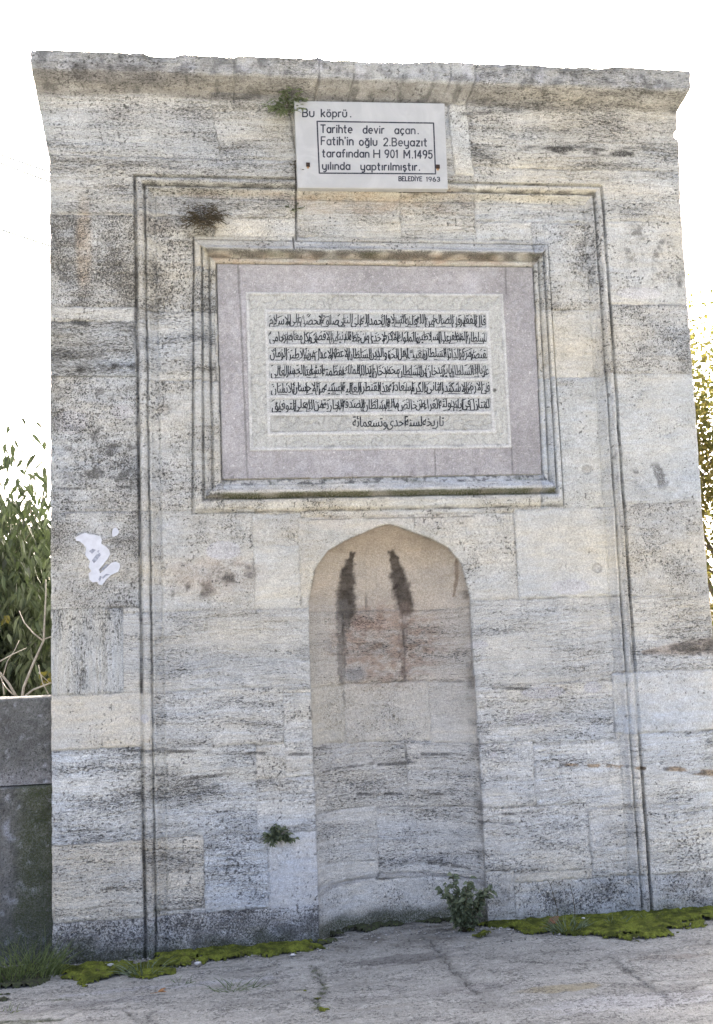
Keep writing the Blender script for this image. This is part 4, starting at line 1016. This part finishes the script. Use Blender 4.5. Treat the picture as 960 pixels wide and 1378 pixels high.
def leafy(name, base, stems, leaf_L, leaf_w, mat, label, cat, hgt, spread, toward=-.25, leaves=14, stem_r=.003, up=1.0, mstem=None, wall=False):
    t_ = empty(name, base, label, cat); base = Vector(base)
    ms = MB(); ml = MB()
    for i in range(stems):
        a = rng.uniform(0, 6.283); d = Vector((math.cos(a)*spread, math.sin(a)*spread*.5+toward*.3, up*rng.uniform(.6, 1.0)))
        if wall: d = Vector((math.cos(a)*spread, -.35, math.sin(a)*.85+up))
        d.normalize(); L = hgt*rng.uniform(.55, 1.05); pts = []; q = base+Vector((math.cos(a)*.02, math.sin(a)*.01, -.01)); dd = d.copy()
        for k in range(6):
            pts.append(q.copy()); q = q+dd*L/5; dd = (dd+Vector((rng.uniform(-.15, .15), rng.uniform(-.15, .1), rng.uniform(-.12, .12)))).normalized()
        ms.tube(pts, [stem_r*(1-.14*k) for k in range(6)], 5)
        for j in range(leaves):
            tt = rng.uniform(.15, 1.0)*5; k = min(4, int(tt)); p = pts[k].lerp(pts[k+1], tt-k)
            a3 = rng.uniform(0, 6.283)
            ld = Vector((math.cos(a3), math.sin(a3)*.8-.15, rng.uniform(-.3, .5)))
            ml.leaf(p, ld, Vector((rng.uniform(-.4, .4), -.5+rng.uniform(-.4, .4), 1)), leaf_L*rng.uniform(.6, 1.2), leaf_w*rng.uniform(.7, 1.2), .5)
    ms.build('stem', mstem or M_STM, t_, None, True); ml.build('foliage', mat, t_); return t_
pb = G(627, 1252, -.015); pb.y = min(pb.y, .02)
leafy('niche_plant', (pb.x, pb.y-.01, -.015), 15, .046, .036, M_DG, 'bushy green plant with small rounded leaves at the right foot of the niche', 'plant', .34, .32, leaves=26)
p_ = g_(766, 1256)
blades(p_, 70, .15, .08, M_GG, 'weed_rosette', 'grey green weed with narrow leaves on the moss right of the niche', 'weed', .008, .15, 1.2)
blades(g_(830, 1246), 26, .09, .07, M_GG, 'weed_rosette', 'smaller pale weed on the right moss under the moulding', 'weed', .008, .15, 1.2)
# dead stalks beside it
for (pts, lab) in (([(752, 1242), (750, 1222), (745, 1205), (741, 1190), (737, 1184)], 'taller thin dead stalk leaning on the wall above the grey weed'), ([(773, 1245), (774, 1225), (771, 1205), (767, 1190)], 'shorter thin dead stalk right of the leaning one')):
    mb = MB(); pp = [P3(a, b_, -.05+.006*i) for i, (a, b_) in enumerate(pts)]; pp[0].z = -.03
    mb.tube(pp, [.0028-.0003*i for i in range(len(pp))], 5)
    mb.tube([pp[-2], pp[-2]+Vector((.03, 0, .03))], [.0015, .001], 4)
    tag(mb.build('dead_stalk', M_STM, None, pp[0], True), lab, 'stalk')
# wall plants
def wallplant(px, py, n, L, w, hgt, mat, name, label, spread=1.0, up=.3, y=0.0, stems=9, mst=None):
    x, z = W(px, py); return leafy(name, (x, y, z), stems, L, w, mat, label, 'plant', hgt, spread, -1.2, n, .0022, up, mst, True)
wallplant(375, 1124, 20, .036, .017, .085, M_DG, 'wall_plant', 'small dark green tuft rooted in the joint left of the niche', .9, .3, .02, 14)
wallplant(386, 152, 20, .044, .013, .17, M_GG, 'wall_plant', 'green weed sprouting at the upper left corner of the white plaque', .7, .6, -.03, 12)
wallplant(274, 292, 12, .040, .007, .13, M_DRY, 'wall_plant', 'dried brown tuft hanging on to the ledge of the upper left moulding', 1.0, .2, .0, 40, M_DRY)
wallplant(402, 222, 7, .026, .007, .07, M_DRY, 'wall_plant', 'tiny dry sprig beside the left edge of the white plaque', .7, .4, -.01, 6)
wallplant(398, 276, 8, .024, .008, .045, M_DG, 'wall_plant', 'tiny dark sprig in the vertical seam under the white plaque', 1.0, .1, .03, 8)

for (a, b_, n_, l_, lab) in ((285, 1286, 18, .06, 'short blades on the left moss between two pale pebbles'), (415, 1270, 14, .05, 'few short blades at the left corner of the niche'), (700, 1246, 16, .06, 'few thin blades on the moss just right of the niche plant'), (905, 1236, 20, .07, 'small tuft on the right moss near the edge of the photo'), (870, 1240, 16, .07, 'small tuft on the moss in front of the right groove'), (140, 1303, 16, .06, 'short blades on the moss at the middle of the left pier')):
    blades(g_(a, b_), n_, l_, .05, M_GG, 'grass_tuft', lab, 'grass', .006, .12, 1.2)
mb = MB()
for i in range(620):
    u_ = rng.random()
    x = rng.uniform(-.9, 3.2); inn = .63 < x < 1.62
    y = -abs(rng.gauss(0, .16))-(.02 if not inn else -.16*math.sqrt(max(0, 1-((x-1.12)/.5)**2)))
    r_ = rng.uniform(.003, .008)*(1.5 if rng.random() < .06 else 1); z = float(zground(x, 0))+r_*.3+.003
    a = rng.uniform(0, 6.28); pts = [Vector((x+r_*1.3*math.cos(a+k*1.57)*rng.uniform(.7, 1.2), y+r_*math.sin(a+k*1.57)*rng.uniform(.7, 1.2), z)) for k in range(4)]
    b0 = len(mb.v); mb.v += pts+[Vector((x, y, z+r_*.8)), Vector((x, y, z-r_))]
    for k in range(4): mb.f += [(b0+k, b0+(k+1) % 4, b0+4), (b0+(k+1) % 4, b0+k, b0+5)]
tag(mb.build('grit', plain('pale_grit', (.24, .23, .20), .9, .45, 70, b2=(.45, .44, .40)), None, (1.1, -.1, -.03)), 'fine grit and crumbs scattered along the foot of the wall', 'grit', kind='stuff')

# leaf litter and pebbles
M_LF = plain('fallen_brown_leaf', (.16, .085, .045), .7, .3, 40)
def dead_leaf(px, py, L, w, a, label, zo=.012):
    p = G(px, py); p.z = float(zground(p.x, 0))+zo; mb = MB()
    d = Vector((math.cos(a), math.sin(a), .12)); mb.leaf(p, d, Vector((0, -.2, 1)), L, w, .2); mb.leaf(p+Vector((0, 0, .004)), d, Vector((0, -.5, 1)), L*.95, w*.8, -.3)
    mb.tube([p, p-d*L*.8+Vector((0, 0, .004))], [.0018, .001], 4)
    tag(mb.build('fallen_leaf', M_LF, None, p), label, 'leaf')
dead_leaf(738, 1258, .10, .055, .5, 'curled brown leaf lying on the moss beside the grey weed', .045)
M_LF2 = plain('fallen_orange_leaf', (.30, .15, .06), .7, .25, 40)
M_LF_, M_LF = M_LF, M_LF2
dead_leaf(212, 1333, .045, .02, .1, 'small orange leaf on the pavement before the left pier')
M_PEB = plain('pale_pebble', (.50, .50, .48), .85, .2, 50)
def pebble(px, py, r_, label, zo):
    p = G(px, py); p.z = float(zground(p.x, 0))+zo
    bm = bmesh.new(); bmesh.ops.create_icosphere(bm, subdivisions=2, radius=1)
    for v_ in bm.verts:
        k = 1+.22*math.sin(v_.co.x*3+px)*math.cos(v_.co.y*4+py); v_.co = Vector((v_.co.x*r_*1.3*k, v_.co.y*r_*k, v_.co.z*r_*.6*k))
    me = bpy.data.meshes.new('pebble'); bm.to_mesh(me); bm.free(); me.polygons.foreach_set('use_smooth', [True]*len(me.polygons))
    o = add('pebble', me, M_PEB); o.location = p; tag(o, label, 'pebble', 'pale pebbles lying on the moss')
pebble(149, 1300, .013, 'largest pale pebble, at the middle of the left moss strip', .03)
pebble(266, 1296, .014, 'flat pale stone near the right part of the left moss cushion', .02)
pebble(93, 1310, .008, 'small pebble at the left end of the left moss', .012)
pebble(122, 1311, .008, 'small pebble left of the largest pale pebble on the moss', .012)
pebble(394, 1284, .012, 'pale chip of stone on the moss just left of the niche', .012)
pebble(786, 1247, .008, 'white chip on the right moss beside the grey weed', .04)
pebble(870, 1262, .014, 'pale chip of concrete at the front edge of the right moss', .01)

# ------------------------------------------------------------------ trees and shrubs behind
M_BARK = plain('grey_brown_bark', (.13, .11, .085), .9, .35, 30)
M_PALE = plain('pale_bare_bark', (.36, .33, .28), .85, .25, 40)
M_L1 = plain('drooping_green_leaf', (.034, .047, .026), .6, .5, 7, trans=.10, b2=(.072, .094, .052))
M_L2 = plain('dark_evergreen_leaf', (.018, .028, .012), .5, .4, 6, trans=.05, b2=(.04, .055, .022))
M_L3 = plain('golden_backlit_leaf', (.105, .115, .048), .8, .35, 3, trans=.4, b2=(.20, .16, .07), spec=.08)
M_L4 = plain('fresh_shrub_leaf', (.085, .11, .042), .8, .35, 5, trans=.35, b2=(.11, .13, .05), spec=.08)
M_PINE = plain('pine_needle', (.040, .058, .026), .6, .35, 9, trans=.1, b2=(.075, .09, .045))
def grow(mb, tips, p, d, L, r_, lev, maxlev, spread, gravity, r_seed, kids=3):
    n = 5; pts = [p.copy()]; dd = d.copy()
    for k in range(n):
        dd = (dd+Vector((r_seed.uniform(-.18, .18), r_seed.uniform(-.18, .18), r_seed.uniform(-.1, .12)+gravity))).normalized()
        pts.append(pts[-1]+dd*L/n)
    mb.tube(pts, [r_*(1-.11*k) for k in range(n+1)], 7 if lev < 2 else 5)
    if lev >= maxlev-1:
        for k in range(1, n+1): tips.append((pts[k], dd.copy()))
    if lev >= maxlev: return
    for j in range(kids+(1 if lev == 0 else 0)):
        k = r_seed.choice([2, 3, 4, 5]) if lev else r_seed.choice([2, 3, 4, 5])
        a = 6.283*(j+r_seed.random()*.6)/kids; o_ = dd.orthogonal().normalized(); o2 = dd.cross(o_)
        nd = (dd*(1-spread*.4)+(o_*math.cos(a)+o2*math.sin(a))*spread).normalized()
        grow(mb, tips, pts[k], nd, L*r_seed.uniform(.55, .8), r_*(1-.11*k)*.65, lev+1, maxlev, spread, gravity, r_seed, kids)
def tree(name, base, label, cat, h0, r0, maxlev, spread, leafmat, bark, nleaf, LL, LW, droop, seed, kids=3, clump=.22, grav=0.02, lean=(0, 0), needle=False, group=None):
    rs = random.Random(seed); t_ = empty(name, base, label, cat, group); mb = MB(); tips = []
    grow(mb, tips, Vector(base)-Vector((0, 0, .1)), Vector((lean[0], lean[1], 1)).normalized(), h0, r0, 0, maxlev, spread, grav, rs, kids)
    mb.build('trunk', bark, t_, None, True)
    ml = MB()
    for i in range(nleaf):
        p, d = rs.choice(tips)
        q = p+Vector((rs.uniform(-1, 1), rs.uniform(-1, 1), rs.uniform(-.8, .8)))*clump*1.5
        if droop > .5: ld = Vector((rs.uniform(-1, 1), rs.uniform(-1, 1), -rs.uniform(.1, 1.1)))
        else: ld = Vector((rs.uniform(-1, 1), rs.uniform(-1, 1), rs.uniform(-.7, .7)))
        if needle:
            for k in range(9):
                ld = (d+Vector((rs.uniform(-1, 1), rs.uniform(-1, 1), rs.uniform(-.6, 1)))*.9).normalized()
                ml.leaf(q, ld, Vector((rs.uniform(-1, 1), rs.uniform(-1, 1), 1)), LL*rs.uniform(.7, 1.1), LW, .1)
        else:
            ml.leaf(q, ld, Vector((rs.uniform(-1, 1), rs.uniform(-1, 1), rs.uniform(-.3, 1))), LL*rs.uniform(.55, 1.15), LW*rs.uniform(.7, 1.2), droop)
    ml.build('crown', leafmat, t_); return t_
ZG = -.16
tree('broadleaf_tree', (-1.80, 3.5, ZG), 'green tree with long drooping leaves rising behind the left parapet', 'tree', 1.75, .07, 3, .75, M_L1, M_BARK, 17000, .105, .040, .9, 21, 4, .26)
tree('pine_tree', (-2.1, 9.6, -.41), 'dark pine with fine needles peeping out beside the left pier', 'tree', 2.6, .12, 3, .7, M_PINE, M_BARK, 1500, .13, .006, .1, 12, 4, .22, .03, needle=True)
tree('evergreen_shrub', (-1.75, 4.9, ZG), 'dense dark evergreen shrub filling the space above the left parapet', 'shrub', 1.35, .05, 3, .9, M_L2, M_BARK, 15000, .085, .036, .6, 13, 4, .24)
tree('golden_tree', (5.5, 4.6, ZG), 'backlit tree with small golden and green leaves beyond the right edge', 'tree', 2.5, .09, 3, .55, M_L3, M_BARK, 24000, .070, .044, .4, 14, 4, .34, .05)
tree('leafy_shrub', (5.3, 3.9, ZG), 'fresh green shrub low behind the right edge of the monument', 'shrub', 1.4, .05, 3, .8, M_L4, M_BARK, 11000, .06, .036, .5, 15, 4, .24)

# bare pale sapling right behind the parapet
bs = empty('bare_sapling', P3(25, 1000, .75)-Vector((0, 0, 0)), 'leafless pale grey branches rising just behind the left parapet', 'sapling')
YS = .75
mb = MB()
def br_(pts, r0_, r1_, dy=0.0):
    n = len(pts); r0_ *= .75; r1_ *= .75; mb.tube([P3(a, b_, YS+dy*i) for i, (a, b_) in enumerate(pts)], [r0_+(r1_-r0_)*i/(n-1) for i in range(n)], 6)
br_([(22, 1290), (24, 1100), (27, 960), (32, 925), (45, 893), (59, 862), (60, 840), (62, 800), (62, 780)], .016, .005, .02)
br_([(58, 862), (45, 852), (33, 838), (26, 822)], .008, .003, .03)
br_([(60, 860), (74, 855), (95, 848)], .006, .003, .03)
br_([(27, 945), (12, 920), (0, 905), (-25, 885), (-60, 870)], .013, .007, -.02)
br_([(30, 940), (45, 928), (66, 920), (90, 912)], .009, .004, -.03)
br_([(0, 890), (18, 880), (36, 872)], .006, .003, .03); br_([(5, 908), (10, 890), (20, 875), (26, 862)], .005, .003, .03)
br_([(66, 935), (58, 920), (54, 905), (52, 895)], .006, .003, .02); br_([(6, 935), (3, 915), (-5, 900)], .007, .004, .0); br_([(18, 935), (8, 925), (2, 915)], .006, .003, .04); br_([(52, 905), (68, 920)], .005, .003, .02)
mb.build('branch', M_PALE, bs, None, True)
mb = MB()
for (a, b_) in ((60, 905), (66, 912), (4, 832)):
    p = P3(a, b_, YS+.05)
    for k in range(3): mb.leaf(p+Vector((rng.uniform(-.03, .03), rng.uniform(-.03, .03), rng.uniform(-.02, .02))), Vector((rng.uniform(-1, 1), rng.uniform(-1, 1), -.6)), Vector((0, -1, .4)), .05, .028, .6)
mb.build('last_leaves', plain('yellowing_leaf', (.06, .07, .018), .6, .3, 12, trans=.15, b2=(.12, .10, .025)), bs)

# ------------------------------------------------------------------ overhead cables
M_CAB = plain('pale_overhead_cable', (.60, .62, .64), .6, .1, 3)
for (a, b_, lab) in (((0, 208.2), (64, 230.6), 'uppermost thin overhead cable in the sky left of the monument'), ((0, 219.2), (65, 243.8), 'second thin overhead cable, just under the uppermost one'), ((0, 308.5), (66, 330.5), 'lowest thin overhead cable, far below the other two')):
    YC = 18.0
    A = P3(*a, YC); B = P3(*b_, YC); d = (B-A)
    mb = MB(); pts = [A+d*s_-Vector((0, 0, -.0006*(s_*d.length)**2)) for s_ in range(-8, 16)]
    mb.tube(pts, .027, 6)
    tag(mb.build('overhead_cable', M_CAB, None, A, True), lab, 'cable', 'overhead cables left of the monument')
